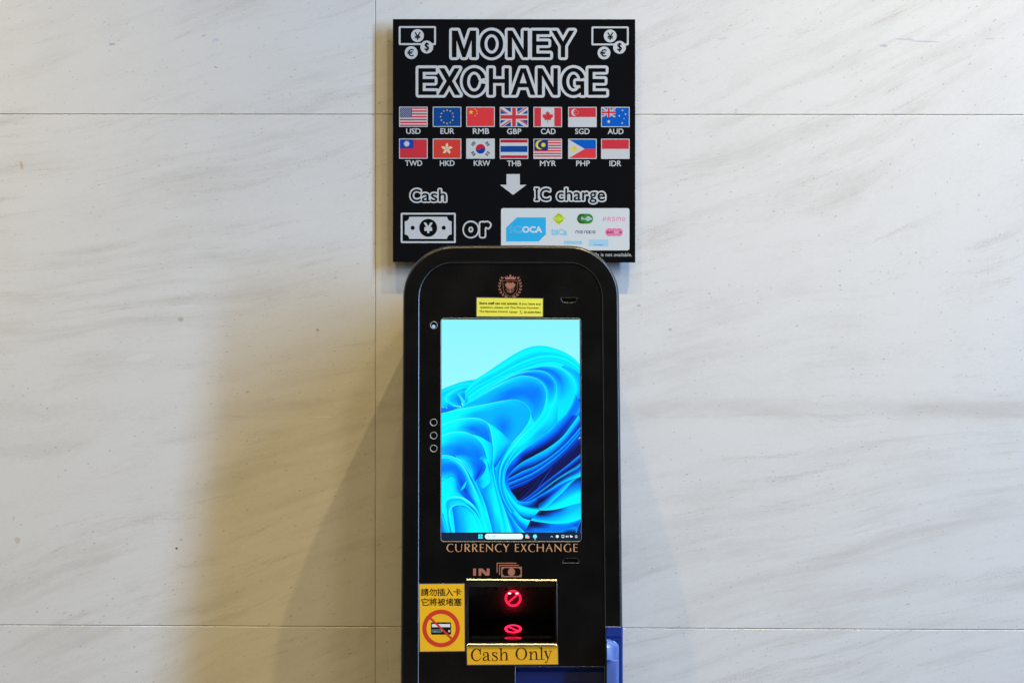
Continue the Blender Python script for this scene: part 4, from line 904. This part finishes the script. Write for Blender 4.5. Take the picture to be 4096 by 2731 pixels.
its.append(([zb(*rrect(1385, 105, 1428, 150, 14))], tcn, HB)); its.append(([zb(*rrect(1405, 128, 1450, 172, 14))], lit('taskbar_pink', (255, 170, 190)), HB + .0001)); its.append(([zb(*rrect(1384, 140, 1412, 166, 10))], lit('taskbar_yellow', (230, 230, 120)), HB + .0002))
its.append(([zb(*ellipse(1541, 138, 33))], lit('taskbar_aqua', (120, 235, 250)), HB)); its.append(([zb(*ellipse(1543, 188, 9, 6, n=12))], tw, HB))
sys_ = [zb(*p) for p in stroke([(1797, 148), (1813, 132), (1830, 148)], 7, caps=True, n=6)]
sys_ += [zb(*ellipse(1902, 138, 24, n=24))]
sys_ += [zb(*p) for p in stroke([(1975, 118), (2012, 118), (2012, 152), (1975, 152)], 7, closed=True, n=6)] + [zb(*rect(1984, 156, 2004, 163))]
sys_ += [zb((2040, 130), (2050, 130), (2062, 118), (2062, 160), (2050, 148), (2040, 148))] + [zb(*p) for p in ring(2062, 139, 14, 14, 9, 9, -50, 50, 8)] + [zb(*p) for p in ring(2062, 139, 25, 25, 20, 20, -50, 50, 8)]
sys_ += [zb(*rrect(2110, 128, 2146, 154, 5)), zb(*rect(2146, 136, 2154, 146)), zb(*rect(2108, 116, 2118, 130))]
sys_ += [zb(*p) for p in stroke([(2192, 152), (2198, 140), (2198, 128), (2210, 118), (2222, 128), (2222, 140), (2228, 152), (2192, 152)], 6, caps=True, n=6)] + [zb(*ellipse(2210, 158, 6, n=8))]
its.append((sys_, tw, HB))
art('taskbar', KPt, its, scr)
# ---- camera eye and three round windows
dkglass = mat('dark_lens', (.006, .008, .012), rough=.08, spec=.6)
hedge = mat('hole_ring_edge', (.60, .60, .58), rough=.5, metal=.6, var=.1, scale=20)
ce = rim('camera_eye', cam_hole, .005, 2.0, hedge, floor=dkglass)
zc_ = lambda x, y, h=0: KPt(x, y, PH - .0045 + h)
_g = [p for p in ring(1734.7, 1305, 6.2, 6.2, 4.4, 4.4)] + stroke([(1732.6, 1308), (1732.6, 1302.4), (1737, 1307.6), (1737, 1302)], 1.2, n=4)
art('lens_reflection', zc_, [([ellipse(1734.7, 1305, 6.4)], mat('lens_reflection_blue', (.01, .02, .06), rough=.2, emis=lin((20, 60, 150)), es=1), .0004), (_g, lit('lens_reflection_glow', (190, 225, 255), 1.2), .0008)], ce)  # reflection in the camera lens painted as a glowing blue icon
for i, h in enumerate(btn_holes):
    bo = rim('sensor_window', h, .0045, 2.2, hedge, floor=dkglass)
    x, y = btn[i]; art('sensor_lens', zc_, [([ellipse(x, y + 1, 5.5)], mat('sensor_dark', (.010, .014, .02), rough=.15), .0004)], bo)
dedge = mat('dull_vent_edge', (.16, .17, .17), rough=.55, metal=1, var=.1, scale=20)
rim('vent_slot', vent1, .006, 1.3, dedge, floor=gloss); rim('vent_slot', vent2, .006, 1.3, dedge, floor=gloss)
# ---- printed copper marks
cop = mat('copper_print', lin((168, 108, 88)), rough=.5, var=.12, scale=400); cop2 = mat('pale_copper_print', lin((205, 155, 112)), rough=.5, var=.08, scale=400)
z7 = Z(1900, 1080, 7.84)
PK_ = PH + .00015
it = [z7((922, 212), (950, 216), (970, 238), (1000, 234), (1003, 205), (985, 183), (1022, 190), (1035, 215), (1060, 226), (1085, 210), (1090, 190), (1073, 172), (1094, 155), (1107, 130), (1120, 155), (1141, 172), (1125, 190), (1130, 210), (1155, 226), (1182, 215), (1195, 190), (1232, 183), (1212, 205), (1215, 234), (1245, 238), (1265, 216), (1293, 212), (1255, 298), (1107, 290), (960, 298))]
crest = [z7(*p) for p in stroke([(870, 337), (1335, 337), (1332, 450), (1325, 600), (1290, 700), (1220, 770), (1107, 833), (995, 770), (920, 700), (890, 600), (878, 450)], 9, closed=True, n=6)]
def leaf(x, y, a, l=85, w_=30):
    a = R_(a); pr = [(0, 0), (.25, .42), (.55, .5), (.8, .3), (1, 0), (.8, -.2), (.5, -.34), (.2, -.3)]
    return z7(*[(x + (u * l) * math.cos(a) - v * w_ * math.sin(a), y - ((u * l) * math.sin(a) + v * w_ * math.cos(a))) for u, v in pr])
stem = cr([(865, 225), (825, 290), (795, 380), (772, 470), (772, 560), (800, 660), (850, 740), (920, 810), (1000, 855), (1040, 868)], 4)
for sgn in (1, -1):
    mir = (lambda p: p) if sgn == 1 else (lambda p: (2 * 1104 - p[0], p[1]))
    crest += [z7(*p) for p in stroke([mir(p) for p in stem], 6, n=4)]
    for k in range(3, len(stem) - 1, 4):
        a, b = stem[k - 1], stem[k + 1]; th = math.degrees(math.atan2(-(a[1] - b[1]), a[0] - b[0]))
        for s_ in (38, -38):
            x, y = mir(stem[k]); an = th + s_; an = an if sgn == 1 else 180 - an; crest.append(leaf(x, y, an, 78, 30))
    x, y = mir(stem[0]); crest.append(leaf(x - sgn * 8, y + 40, 70 if sgn == 1 else 110, 60, 22))
eag = []
for sgn in (1, -1):
    mir = lambda x, y: (1104 + sgn * x, y)
    for k in range(11):      # wing feathers fan
        a = R_(20 - k * 10.5); x0, y0 = 45 + k * .5, 455; l = 120 + 6 * math.sin(k); x1, y1 = x0 + l * math.cos(a), y0 - l * math.sin(a) + 10
        eag.append(z7(*seg(mir(x0, y0), mir(x1, y1), 26, 8)))
    eag.append(z7(mir(0, 400), mir(30, 440), mir(60, 385), mir(110, 385), mir(120, 440), mir(110, 520), mir(60, 560), mir(0, 590)))
    eag += [z7(*p) for p in stroke([mir(10, 590), mir(50, 600), mir(95, 590), mir(120, 600)], 12, n=5)]
    eag += [z7(*p) for p in stroke([mir(30, 570), mir(70, 620), mir(115, 630), mir(140, 620)], 9, n=5)]
    eag += [z7(*p) for p in stroke([mir(5, 620), mir(40, 660), mir(80, 650), mir(100, 680), mir(70, 700)], 11, n=5)]
    eag += [z7(*p) for p in stroke([mir(5, 640), mir(30, 690), mir(60, 715)], 10, n=5)]
eag += [z7((1092, 560), (1116, 560), (1120, 700), (1104, 740), (1088, 700)), z7(*ellipse(1108, 425, 30, 36, n=16)), z7((1075, 405), (1050, 412), (1078, 425))]
art('crest_emblem', KPt, [(it + crest + eag, cop, PK_)], kiosk)
zi = Z(1590, 2140, 2.5846)
art('in_lettering', KPt, [([zi(*rect(782, 342, 812, 416)), zi(*rect(838, 342, 866, 416)), zi((838, 342), (880, 342), (922, 386), (922, 342), (952, 342), (952, 403), (944, 416), (912, 416), (866, 372), (860, 380))], cop, PK_)], kiosk)
bn = [zi(*p) for p in stroke([(1055, 408), (1055, 309), (1255, 309)], 9.5, n=4)] + [zi(*p) for p in stroke([(1030, 384), (1030, 287), (1230, 287)], 9.5, n=4)]
art('banknote_mark', KPt, [(bn + [zi(*rect(1073, 324, 1285, 431))], cop, PK_), ([zi(*notch_plate(1085, 337, 1273, 418, 15))], pblack, PK_ + .0001), ([zi(*ellipse(1178, 378, 37, 41))], cop, PK_ + .0002)], kiosk)
# ---- CURRENCY EXCHANGE, flared capitals
zA, zB = Z(1770, 2160, 7.84), Z(2040, 2160, 7.84)
def cap_C(x, y=110, g=False):
    q = [(332, 140, 26), (318, 122, 20), (262, 111, 14), (190, 140, 30), (145, 232, 40), (185, 325, 28), (262, 357, 13), (315, 345, 14), (338, 328, 10)]
    if g: q = q[:-2] + [(310, 350, 12), (350, 335, 14)]
    return vstroke([(a - 125 + x, b + y - 110, w_) for a, b, w_ in q])
def cap_E(x, y=110): return [[(x, y), (x + 36, y), (x + 37, y + 120), (x + 40, y + 245), (x + 3, y + 245), (x + 5, y + 120)], rect(x + 20, y, x + 130, y + 17), rect(x + 20, y + 107, x + 120, y + 123), rect(x + 20, y + 229, x + 132, y + 246), rect(x + 124, y, x + 132, y + 23), rect(x + 113, y + 102, x + 121, y + 128), rect(x + 126, y + 224, x + 134, y + 246)]
def cap_N(x, y=108, w_=185): return [[(x + 8, y + 30), (x + 24, y + 40), (x + 26, y + 248), (x, y + 248)], [(x, y - 4), (x + 18, y + 4), (x + w_ + 22, y + 195), (x + w_ + 22, y + 252), (x, y + 40)], [(x + w_, y), (x + w_ + 26, y), (x + w_ + 22, y + 248), (x + w_ + 8, y + 200)]]
def cap_R(x, y=110): return [[(x, y), (x + 36, y), (x + 38, y + 245), (x, y + 245)], [(x + 45, y + 125), (x + 85, y + 120), (x + 178, y + 245), (x + 136, y + 245)]] + vstroke([(x + 20, y + 8, 15), (x + 90, y + 8, 16), (x + 135, y + 40, 32), (x + 135, y + 75, 34), (x + 100, y + 115, 18), (x + 35, y + 124, 14)])
cA = cap_C(125) + vstroke([(419, 112, 38), (418, 230, 36), (430, 310, 32), (500, 355, 15), (580, 325, 18), (600, 230, 20), (602, 112, 27)]) + cap_R(696) + cap_R(932) + cap_E(1168) + cap_N(1366, w_=188) + cap_C(1640) + [[(1895, 112), (1940, 112), (2015, 225), (2010, 250), (1975, 250)], [(2064, 112), (2092, 112), (2008, 250), (1985, 240)], rect(1978, 235, 2014, 355)]
cB = cap_E(152) + [[(342, 112), (385, 112), (520, 354), (480, 354)], [(488, 112), (514, 112), (362, 354), (337, 354)]] + cap_C(565) + [rect(840, 112, 877, 354), rect(1022, 112, 1058, 354), rect(860, 213, 1040, 229)] + \
    [[(1218, 108), (1236, 104), (1338, 354), (1298, 354)], [(1228, 104), (1236, 125), (1142, 354), (1116, 354)], rect(1170, 243, 1275, 258)] + cap_N(1396, w_=190) + cap_C(1680, g=True) + [rect(1880, 240, 1914, 345)] + cap_E(1986)
art('machine_lettering', KPt, [([zA(*p) for p in cA] + [zB(*p) for p in cB], cop2, PK_)], kiosk)
# ---- stickers
def sticker(name, quad, m, items, label, lift=.0003):
    e = empty(name, KPt(sum(q[0] for q in quad) / 4, quad[2][1], PH + lift) - wloc(kiosk), parent=kiosk); e['label'] = label
    cx = sum(q[0] for q in quad) / 4; cy = sum(q[1] for q in quad) / 4
    film = [(cx + (x - cx) * (1 + 3 / abs(x - cx)), cy + (y - cy) * (1 + 3 / abs(y - cy))) for x, y in quad]
    slab_box('laminate_film', film, KPt, PH + .0001, PH + lift, mat('clear_film_edge', (.10, .10, .10), rough=.15, spec=.8), e, bev=.0002)
    art('paper', KPt, [([quad], m, PH + lift + .0001)], e)
    for nm, its_ in items: art(nm, KPt, [(s, mm, PH + lift + .0001 + h * .35) for s, mm, h in its_], e)
lem = mat('lemon_paper', lin((242, 236, 88)), rough=.35, var=.05, scale=30, coat=.4); oliv = ink('olive_ink', (60, 54, 14))
amb = mat('amber_paper', lin((244, 188, 36)), rough=.3, var=.05, scale=30, coat=.5); blki = ink('sticker_black_ink', (34, 22, 16))
sy = lambda x: z7((x[0], x[1]), (x[2], x[3]))
def st(s, x0, y0, x1, y1, dy=6, **k):
    a, b = z7((x0, y0), (x1, y1)); return text(s, *a, *b, dy=dy / 7.84, bold=.03, **k)
ph = [z7(*p) for p in stroke([(1424, 1290), (1428, 1320), (1444, 1345), (1470, 1362)], 16, n=8)] + [z7(*ellipse(1428, 1284, 16, 12, n=10)), z7(*ellipse(1472, 1358, 15, 13, n=10))]
sticker('phone_notice_sticker', [(1907.5, 1191), (2171, 1195), (2170.5, 1266), (1907, 1265)], lem, [('notice_text', [
    (st('Store staff can not answer.', 132, 995, 1355, 1078, dy=12), oliv, .0002), (st('If you have any', 1392, 1022, 2072, 1108, dy=8), oliv, .0002),
    (st('question, please call The Phone Number.', 165, 1137, 2030, 1208, dy=24), oliv, .0002),
    (st('The Operation Control', 135, 1262, 1018, 1336, dy=12), oliv, .0002), (st('Center', 1073, 1284, 1335, 1342, dy=3), oliv, .0002), (st('03-6630-9054', 1530, 1290, 2060, 1352, dy=6), oliv, .0002)]),
    ('phone_icon', [(ph, ink('dark_ink', (40, 28, 10)), .0002)])], 'pale yellow notice sticker above the screen')
z8 = Z(1660, 2300, 4.9)
red_i = mat('prohibition_red', lin((208, 60, 44)), rough=.35, var=.05)
cardm = ink('card_black', (22, 20, 20)); cwh = ink('card_white', (225, 228, 235))
def line_of(s, x0, y0, x1, y1):
    n = len(s); wd = (x1 - x0) / n; out = []
    V, F = [], []
    for i, ch in enumerate(s):
        a, b = z8((x0 + wd * i + 4, y0), (x0 + wd * (i + 1) - 6, y1)); v, f, _q = text(ch, *a, *b)
        q = len(V); V += v; F += [[k + q for k in g] for g in f]
    return V, F, .45
sl = z8(*seg((300, 832), (722, 1240), 40))
sticker('no_card_sticker', [(1677.3, 2335), (1856.8, 2334), (1858.4, 2601.6), (1680.2, 2603.5)], amb, [
    ('chinese_lettering', [(line_of('請勿插入卡', 113, 255, 912, 400), blki, .0002), (line_of('它將被堵塞', 118, 445, 920, 590), blki, .0002)]),
    ('card_picture', [([z8(*rrect(313, 917, 708, 1158, 22))], cardm, .0002), ([z8(*rect(332, 950, 690, 1012))], cwh, .0004), ([z8(*p) for p in stroke([(342, 1064), (502, 1064), (510, 1072), (510, 1104), (502, 1112), (342, 1112), (335, 1104), (335, 1072)], 6, closed=True, n=4)], ink('card_pale_blue', (150, 200, 210)), .0004),
        (tz(z8, 'Signature', 358, 1076, 486, 1102, bold=.03), ink('card_pale_blue', (150, 200, 210)), .0004), (tz(z8, 'S', 652, 1068, 692, 1110, bold=.05), cwh, .0004), (tz(z8, 'I', 519, 1074, 530, 1100), cwh, .0004)]),
    ('prohibition_ring', [([z8(*p) for p in ring(512, 1035, 368, 368, 287, 287)] + [sl], red_i, .0006)])], 'amber sticker with Chinese text and crossed-out card')
z6 = Z(1860, 2300, 4.355)
def serif():
    S = []
    S += vstroke([(268, 1366, 7), (258, 1320, 12), (228, 1284, 12), (190, 1278, 14), (148, 1306, 24), (124, 1350, 31), (119, 1390, 33), (130, 1435, 29), (162, 1472, 18), (207, 1483, 13), (252, 1466, 10), (286, 1430, 6)]) + [[(252, 1296), (268, 1270), (275, 1272), (275, 1376), (264, 1376)]]
    S += vstroke([(322, 1385, 18), (330, 1352, 14), (362, 1336, 13), (392, 1350, 22), (402, 1385, 27), (403, 1445, 27), (412, 1475, 16), (432, 1482, 9), (447, 1470, 4)]) + [ellipse(326, 1382, 13)]
    S += vstroke([(400, 1398, 8), (356, 1414, 13), (326, 1438, 22), (322, 1462, 24), (340, 1482, 16), (372, 1474, 11), (402, 1448, 7)])
    S += vstroke([(553, 1378, 4), (546, 1350, 9), (518, 1338, 11), (488, 1347, 18), (484, 1372, 22), (508, 1398, 25), (542, 1416, 25), (562, 1442, 22), (556, 1470, 15), (522, 1485, 11), (490, 1474, 8), (475, 1436, 4)]) + [[(546, 1345), (556, 1332), (560, 1332), (558, 1380), (552, 1380)], [(472, 1434), (478, 1434), (484, 1470), (480, 1490), (473, 1490)]]
    S += [rect(617, 1275, 641, 1472), [(594, 1272), (641, 1262), (641, 1290), (617, 1288), (596, 1280)], rect(598, 1469, 662, 1478), rect(692, 1467, 762, 1476), rect(714, 1385, 740, 1472)] + vstroke([(640, 1384, 6), (662, 1352, 12), (692, 1336, 18), (718, 1352, 25), (727, 1390, 26)])
    S += [[a, b, c, d] for a, b, c, d in ring(982, 1363, 101, 110, 70, 101)]
    S += [rect(1136, 1330, 1160, 1463), [(1112, 1332), (1160, 1316), (1160, 1345), (1136, 1344), (1113, 1340)], rect(1114, 1460, 1182, 1469), rect(1214, 1458, 1293, 1467), rect(1234, 1375, 1259, 1462)] + vstroke([(1159, 1374, 6), (1182, 1342, 12), (1212, 1326, 18), (1238, 1342, 25), (1246, 1380, 26)])
    S += [rect(1322, 1262, 1346, 1458), [(1290, 1258), (1346, 1247), (1346, 1275), (1322, 1272), (1292, 1266)], rect(1298, 1454, 1388, 1463)]
    S += [[(1382, 1312), (1414, 1312), (1456, 1440), (1440, 1462)], rect(1368, 1309, 1432, 1317), rect(1466, 1309, 1522, 1317)] + vstroke([(1497, 1314, 8), (1470, 1390, 9), (1444, 1462, 11), (1424, 1505, 11), (1404, 1518, 8)]) + [ellipse(1405, 1512, 13)]
    u = union([z6(*p) for p in S]); return u[0], u[1], .2
sticker('cash_only_sticker', [(1867.5, 2583), (2229.8, 2581.5), (2231.5, 2654.5), (1869.8, 2656.5)], mat('orange_amber_paper', lin((236, 176, 40)), rough=.3, var=.05, scale=30, coat=.5), [('cash_only_lettering', [(serif(), ink('charcoal_ink', (36, 34, 32)), .0002)])], 'amber sticker reading Cash Only')
# ---- banknote inlet
steel = mat('brushed_steel_trim', (.50, .48, .44), rough=.48, metal=1, var=.1, scale=20, rvar=0)
inlet = empty('banknote_inlet', KPt(2047, 2579) - wloc(kiosk), parent=kiosk)
def frame_trim():
    n = 4; P = [(1865.5, 2313.5), (2228.5, 2316.5), (2229.5, 2580.5), (1867, 2580.5)]
    top_in, side, bot = 5.0, 2.4, 7.5
    I = [(P[0][0] + side, P[0][1] + top_in), (P[1][0] - side, P[1][1] + top_in), (P[2][0] - side, P[2][1] - bot), (P[3][0] + side, P[3][1] - bot)]
    h_out = [.0045, .0045, .0010, .0010]                     # the frame leans so that its top and bottom strips face upward
    V = []
    V += [KPt(*p, PH) for p in P]                            # 0-3 foot of the frame
    top_lo = [KPt(P[0][0], P[0][1], PH + .0002), KPt(P[1][0], P[1][1], PH + .0002), KPt(P[2][0], P[2][1], PH + .0022), KPt(P[3][0], P[3][1], PH + .0022)]
    V += top_lo                                              # 4-7
    V += [KPt(I[0][0], I[0][1], PH + .0026), KPt(I[1][0], I[1][1], PH + .0026), KPt(I[2][0], I[2][1], PH - .0010), KPt(I[3][0], I[3][1], PH - .0010)]   # 8-11
    V += [KPt(p[0], p[1], PH + .0005) - KN * .004 for p in I]   # 12-15
    F = []
    for r in range(3):
        for i in range(4): j = (i + 1) % 4; F.append([r * 4 + i, r * 4 + j, (r + 1) * 4 + j, (r + 1) * 4 + i])
    o = mesh('steel_frame', V, F, steel, inlet)
    bm = bmesh.new(); bm.from_mesh(o.data); bmesh.ops.recalc_face_normals(bm, faces=bm.faces); bm.to_mesh(o.data); bm.free()
    if sum((p.normal.dot(KN)) * p.area for p in o.data.polygons) < 0: o.data.flip_normals()
frame_trim()
XL, XR = (1870 - 2048) * KP * 3.0, (2224 - 2048) * KP * 3.0
def prof(y, d): return (CY + d, CZ - (y - 1365.5) * KP * d)
yl, zl = prof(2578, 3.004); yf, zf = prof(2545, 3.094); yp, zp = prof(2474, 3.1633); yh, zh = prof(2345, 3.067); yt_, zt = prof(2312, 3.067); yo, zo = KPt(2048, 2316, -.003).y, KPt(2048, 2316, -.003).z
zf = zl
def strip(name, a, b, m, inset=0, label=None):
    (y0, z0), (y1, z1_) = a, b
    return mesh(name, [Vector((XL + inset, y0, z0)), Vector((XR - inset, y0, z0)), Vector((XR - inset, y1, z1_)), Vector((XL + inset, y1, z1_))], [[0, 1, 2, 3]], m, inlet, label=label)
mir = mat('polished_black_mirror', (.62, .62, .62), rough=.035, metal=1, var=.1)
_t = mir.node_tree; _p = _t.nodes['Principled BSDF']; _g = _t.nodes.new('ShaderNodeBsdfGlossy'); _g.inputs['Color'].default_value = (.5, .5, .5, 1); _g.inputs['Roughness'].default_value = .42
_x = _t.nodes.new('ShaderNodeMixShader'); _x.inputs[0].default_value = .30; _t.links.new(_p.outputs[0], _x.inputs[1]); _t.links.new(_g.outputs[0], _x.inputs[2])
_t.links.new(_x.outputs[0], _t.nodes['Material Output'].inputs['Surface'])
mir2 = mat('glossy_black_sill', (.006, .006, .007), rough=.05, spec=1.0)
strip('sill', (yl, zl), (yf, zf), mir2)
slope = (yp - yf, zp - zf)
strip('sloping_tray', (yf, zf), (yp, zp), gloss)
strip('mirror_hood', (yp, zp), (yh, zh), mir)
strip('upper_wall', (yh, zh), (yh + .0005, zt + .02), mat('smoked_brown_plastic', (.15, .13, .09), rough=.35))
prfl = [(yl, zl), (yf, zf), (yp, zp), (yh, zh), (yh, zt + .02), (yo, zt + .02)]
for X, fl_ in ((XL, 0), (XR, 1)):
    V = [Vector((X, y, z)) for y, z in prfl]; mesh('side_cheek', V, [list(range(len(V)))[::(1 if fl_ else -1)]], mat('inlet_side_black', (.10, .10, .11), rough=.3, metal=.8), inlet)
mesh('inlet_ceiling', [Vector((XL, yo, zt + .02)), Vector((XR, yo, zt + .02)), Vector((XR, yh, zt + .02)), Vector((XL, yh, zt + .02))], [[0, 1, 2, 3]], gloss, inlet)
# lit prohibition ring lying on the sloping tray
td = Vector((0, slope[0], slope[1])).normalized(); tn = Vector((0, -td.z, td.y))
fr_c = .0172 + .006
tc0 = Vector(((2052.5 - 2048) * KP * 3.14, yf, zf))
# centre from the photo: where the pixel ray meets the tray
cc = hit(2052.5, 2514, Vector((0, yf, zf)), tn)
def TPt(x, y, h=0): return cc + Vector((x, 0, 0)) - td * y + tn * (.0006 + h)
rg = mat('red_indicator', (.02, .0, .0), rough=.3, emis=(1.0, .012, .06), es=3.0)
ro = .0178; ri = .0128
ringp = ring(0, 0, ro, ro, ri, ri) + [seg((-.0115, -.0098), (.0115, .0098), .0038)]
def scaled(ps, s): return [[(a * s, b * s) for a, b in p] for p in ps]
vv, ff = union(scaled(ringp, 1000))
mesh('lit_ring', [TPt(a / 1000, b / 1000) for a, b in vv], ff, rg, inlet, label='glowing red crossed ring on the tray')
# hood: two red diodes and a row of small holes, on the overhanging hood
hd = Vector((0, yh - yp, zh - zp)).normalized(); hn = Vector((0, -hd.z, hd.y)); hn = hn if hn.z < 0 else -hn
def HPt(px, py, h=0): return hit(px, py, Vector((0, yp, zp)) + hn * h, hn)
dio = mat('red_diode', (.1, .0, .0), rough=.3, emis=(1.0, .45, .5), es=3)
dio2 = mat('red_diode_halo', (.1, .0, .0), rough=.3, emis=(1.0, .03, .09), es=1.5)  # emissive ring painting the bloom round the diode core
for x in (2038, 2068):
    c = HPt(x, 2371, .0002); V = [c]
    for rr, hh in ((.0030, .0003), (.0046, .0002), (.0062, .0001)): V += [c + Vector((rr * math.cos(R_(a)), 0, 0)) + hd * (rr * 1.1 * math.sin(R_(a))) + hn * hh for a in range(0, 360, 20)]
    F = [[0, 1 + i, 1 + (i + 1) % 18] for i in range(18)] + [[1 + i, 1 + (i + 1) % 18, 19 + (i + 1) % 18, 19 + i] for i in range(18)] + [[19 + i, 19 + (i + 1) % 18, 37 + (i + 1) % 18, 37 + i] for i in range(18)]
    mesh('red_diode', V, F, [dio, dio2, mat('red_outer_halo', (.1, .0, .0), rough=.3, emis=(1.0, .0, .04), es=.35)], inlet, [0] * 18 + [1] * 18 + [2] * 18)  # outermost ring glows faintly to paint the edge of the bloom
for x in (1944, 1985, 2025.5, 2066.5, 2107, 2149):
    c = HPt(x, 2354.5, .0005); V = [c + Vector((.0026 * math.cos(R_(a)), 0, 0)) + hd * (.0024 * math.sin(R_(a))) for a in range(0, 360, 20)]
    n = len(V); V += [c + (v - c) * 1.5 + hn * -.0003 for v in V]
    mesh('hood_hole', V, [list(range(n))] + [[i, (i + 1) % n, n + (i + 1) % n, n + i] for i in range(n)], [mat('hole_black', (.001, .001, .001), rough=1, spec=0), mat('hole_rim', (.03, .02, .02), rough=.4)], inlet, [0] + [1] * n)
mesh('sensor_chip', [HPt(x, y, .0006) for x, y in ((2046, 2452), (2066, 2452), (2066, 2459), (2046, 2459))], [[0, 1, 2, 3]], mat('chip_grey', (.03, .035, .045), rough=.4), inlet)

# ---- blue parts
blue2 = mat('deep_blue_plastic', (.007, .030, .20), rough=.3, spec=.5)
def quadmesh(name, rows, m, parent, close=True, label=None):
    """rows of (x, y, h) pixel points lofted into one skin"""
    n = len(rows[0]); V = [KPt(x, y, h) for r in rows for x, y, h in r]
    F = [[r * n + i, r * n + i + 1, (r + 1) * n + i + 1, (r + 1) * n + i] for r in range(len(rows) - 1) for i in range(n - 1)]
    o = mesh(name, V, F, m, parent, label=label)
    bm = bmesh.new(); bm.from_mesh(o.data); bmesh.ops.recalc_face_normals(bm, faces=bm.faces); bm.to_mesh(o.data); bm.free()
    if sum(p.normal.dot(KN) * p.area for p in o.data.polygons) < 0: o.data.flip_normals()
    return o
# outlet recess low on the panel
yb = 3400
quadmesh('blue_outlet', [[(2062, 2664, -.002), (2418, 2664, -.002)], [(2062, 2667, -.004), (2418, 2667, -.004)], [(2063, 2684, -.024), (2418, 2684, -.024)], [(2063, 2686, -.025), (2418, 2686, -.025)], [(2062, 2745, -.028), (2418, 2745, -.028)], [(2062, 2770, .0), (2418, 2770, .0)]], blue2, kiosk)
mesh('outlet_cheek', [KPt(2418, 2664, PH), KPt(2418, 2745, PH), KPt(2418, 2745, -.03), KPt(2418, 2664, -.03)], [[0, 1, 2, 3]], gloss, kiosk)
rim('outlet_rim', blue_hole[:2] + [(2418, 2760), (2061, 2760)], .001, 1.4, edge)
quadmesh('lower_front', [[(1602, 2731, .0012), (2494, 2731, .0012)], [(1602, 2750, .002), (2494, 2750, .002)], [(1596, 3960, .002), (2500, 3960, .002)]], kblack, kiosk) if False else None
# blue side handle block
hb = empty('side_holder', KPt(2456, 2700) - wloc(kiosk), parent=kiosk)
quadmesh('holder_back', [[(2422, 2504, .0004), (2426, 2504, .0012), (2484, 2504, .0012), (2491, 2504, .0004)], [(2421.5, 2506, .0010), (2426, 2507, .0022), (2484, 2507, .0022), (2491, 2507, -.001)], [(2421.5, 2544, .0010), (2426, 2544, .0022), (2484, 2544, .0022), (2491, 2544, -.001)]], mat('holder_blue_top', (.012, .036, .24), rough=.28, spec=.6), hb)
quadmesh('holder_well', [[(2421.5, 2544, .0012), (2486, 2544, .0012), (2491, 2544, -.001)], [(2421.5, 2745, .0008), (2486, 2745, .0008), (2491, 2745, -.001)]], blue2, hb)
def blk_rows():
    R = []
    ys = [(2552, 2462, .003), (2554, 2463, .009), (2562, 2467, .016), (2575, 2473, .020), (2590, 2475, .021), (2638, 2475, .021), (2643, 2475, .016), (2700, 2475, .016), (2750, 2475, .016)]
    for i, (y, xr, h) in enumerate(ys):
        sl_ = 10 * max(0, 1 - (y - 2552) / 30)
        r = [(2425.5, y, .001), (2425.8, y, h - .002), (2428, y + sl_ * .2, h), ]
        w_ = xr - 2428
        for k, dh in ((.3, .0006 if i > 5 else .004), (.55, .0012 if i > 5 else .0085), (.80, .002 if i > 5 else .0135)):
            r.append((2428 + w_ * k, y + sl_ * k, h - dh))
        r += [(xr - 1.0, y + sl_, h - (.006 if i > 5 else .0175)), (xr + 1, y + sl_, .001)]
        R.append([(a, b, max(c, .001)) for a, b, c in r])
    return R
o = quadmesh('holder_block', blk_rows(), mat('light_blue_plastic', (.070, .125, .38), rough=.30, spec=.8, coat=.5), hb)
o.data.polygons.foreach_set('use_smooth', [True] * len(o.data.polygons)); o.data.set_sharp_from_angle(angle=R_(38))
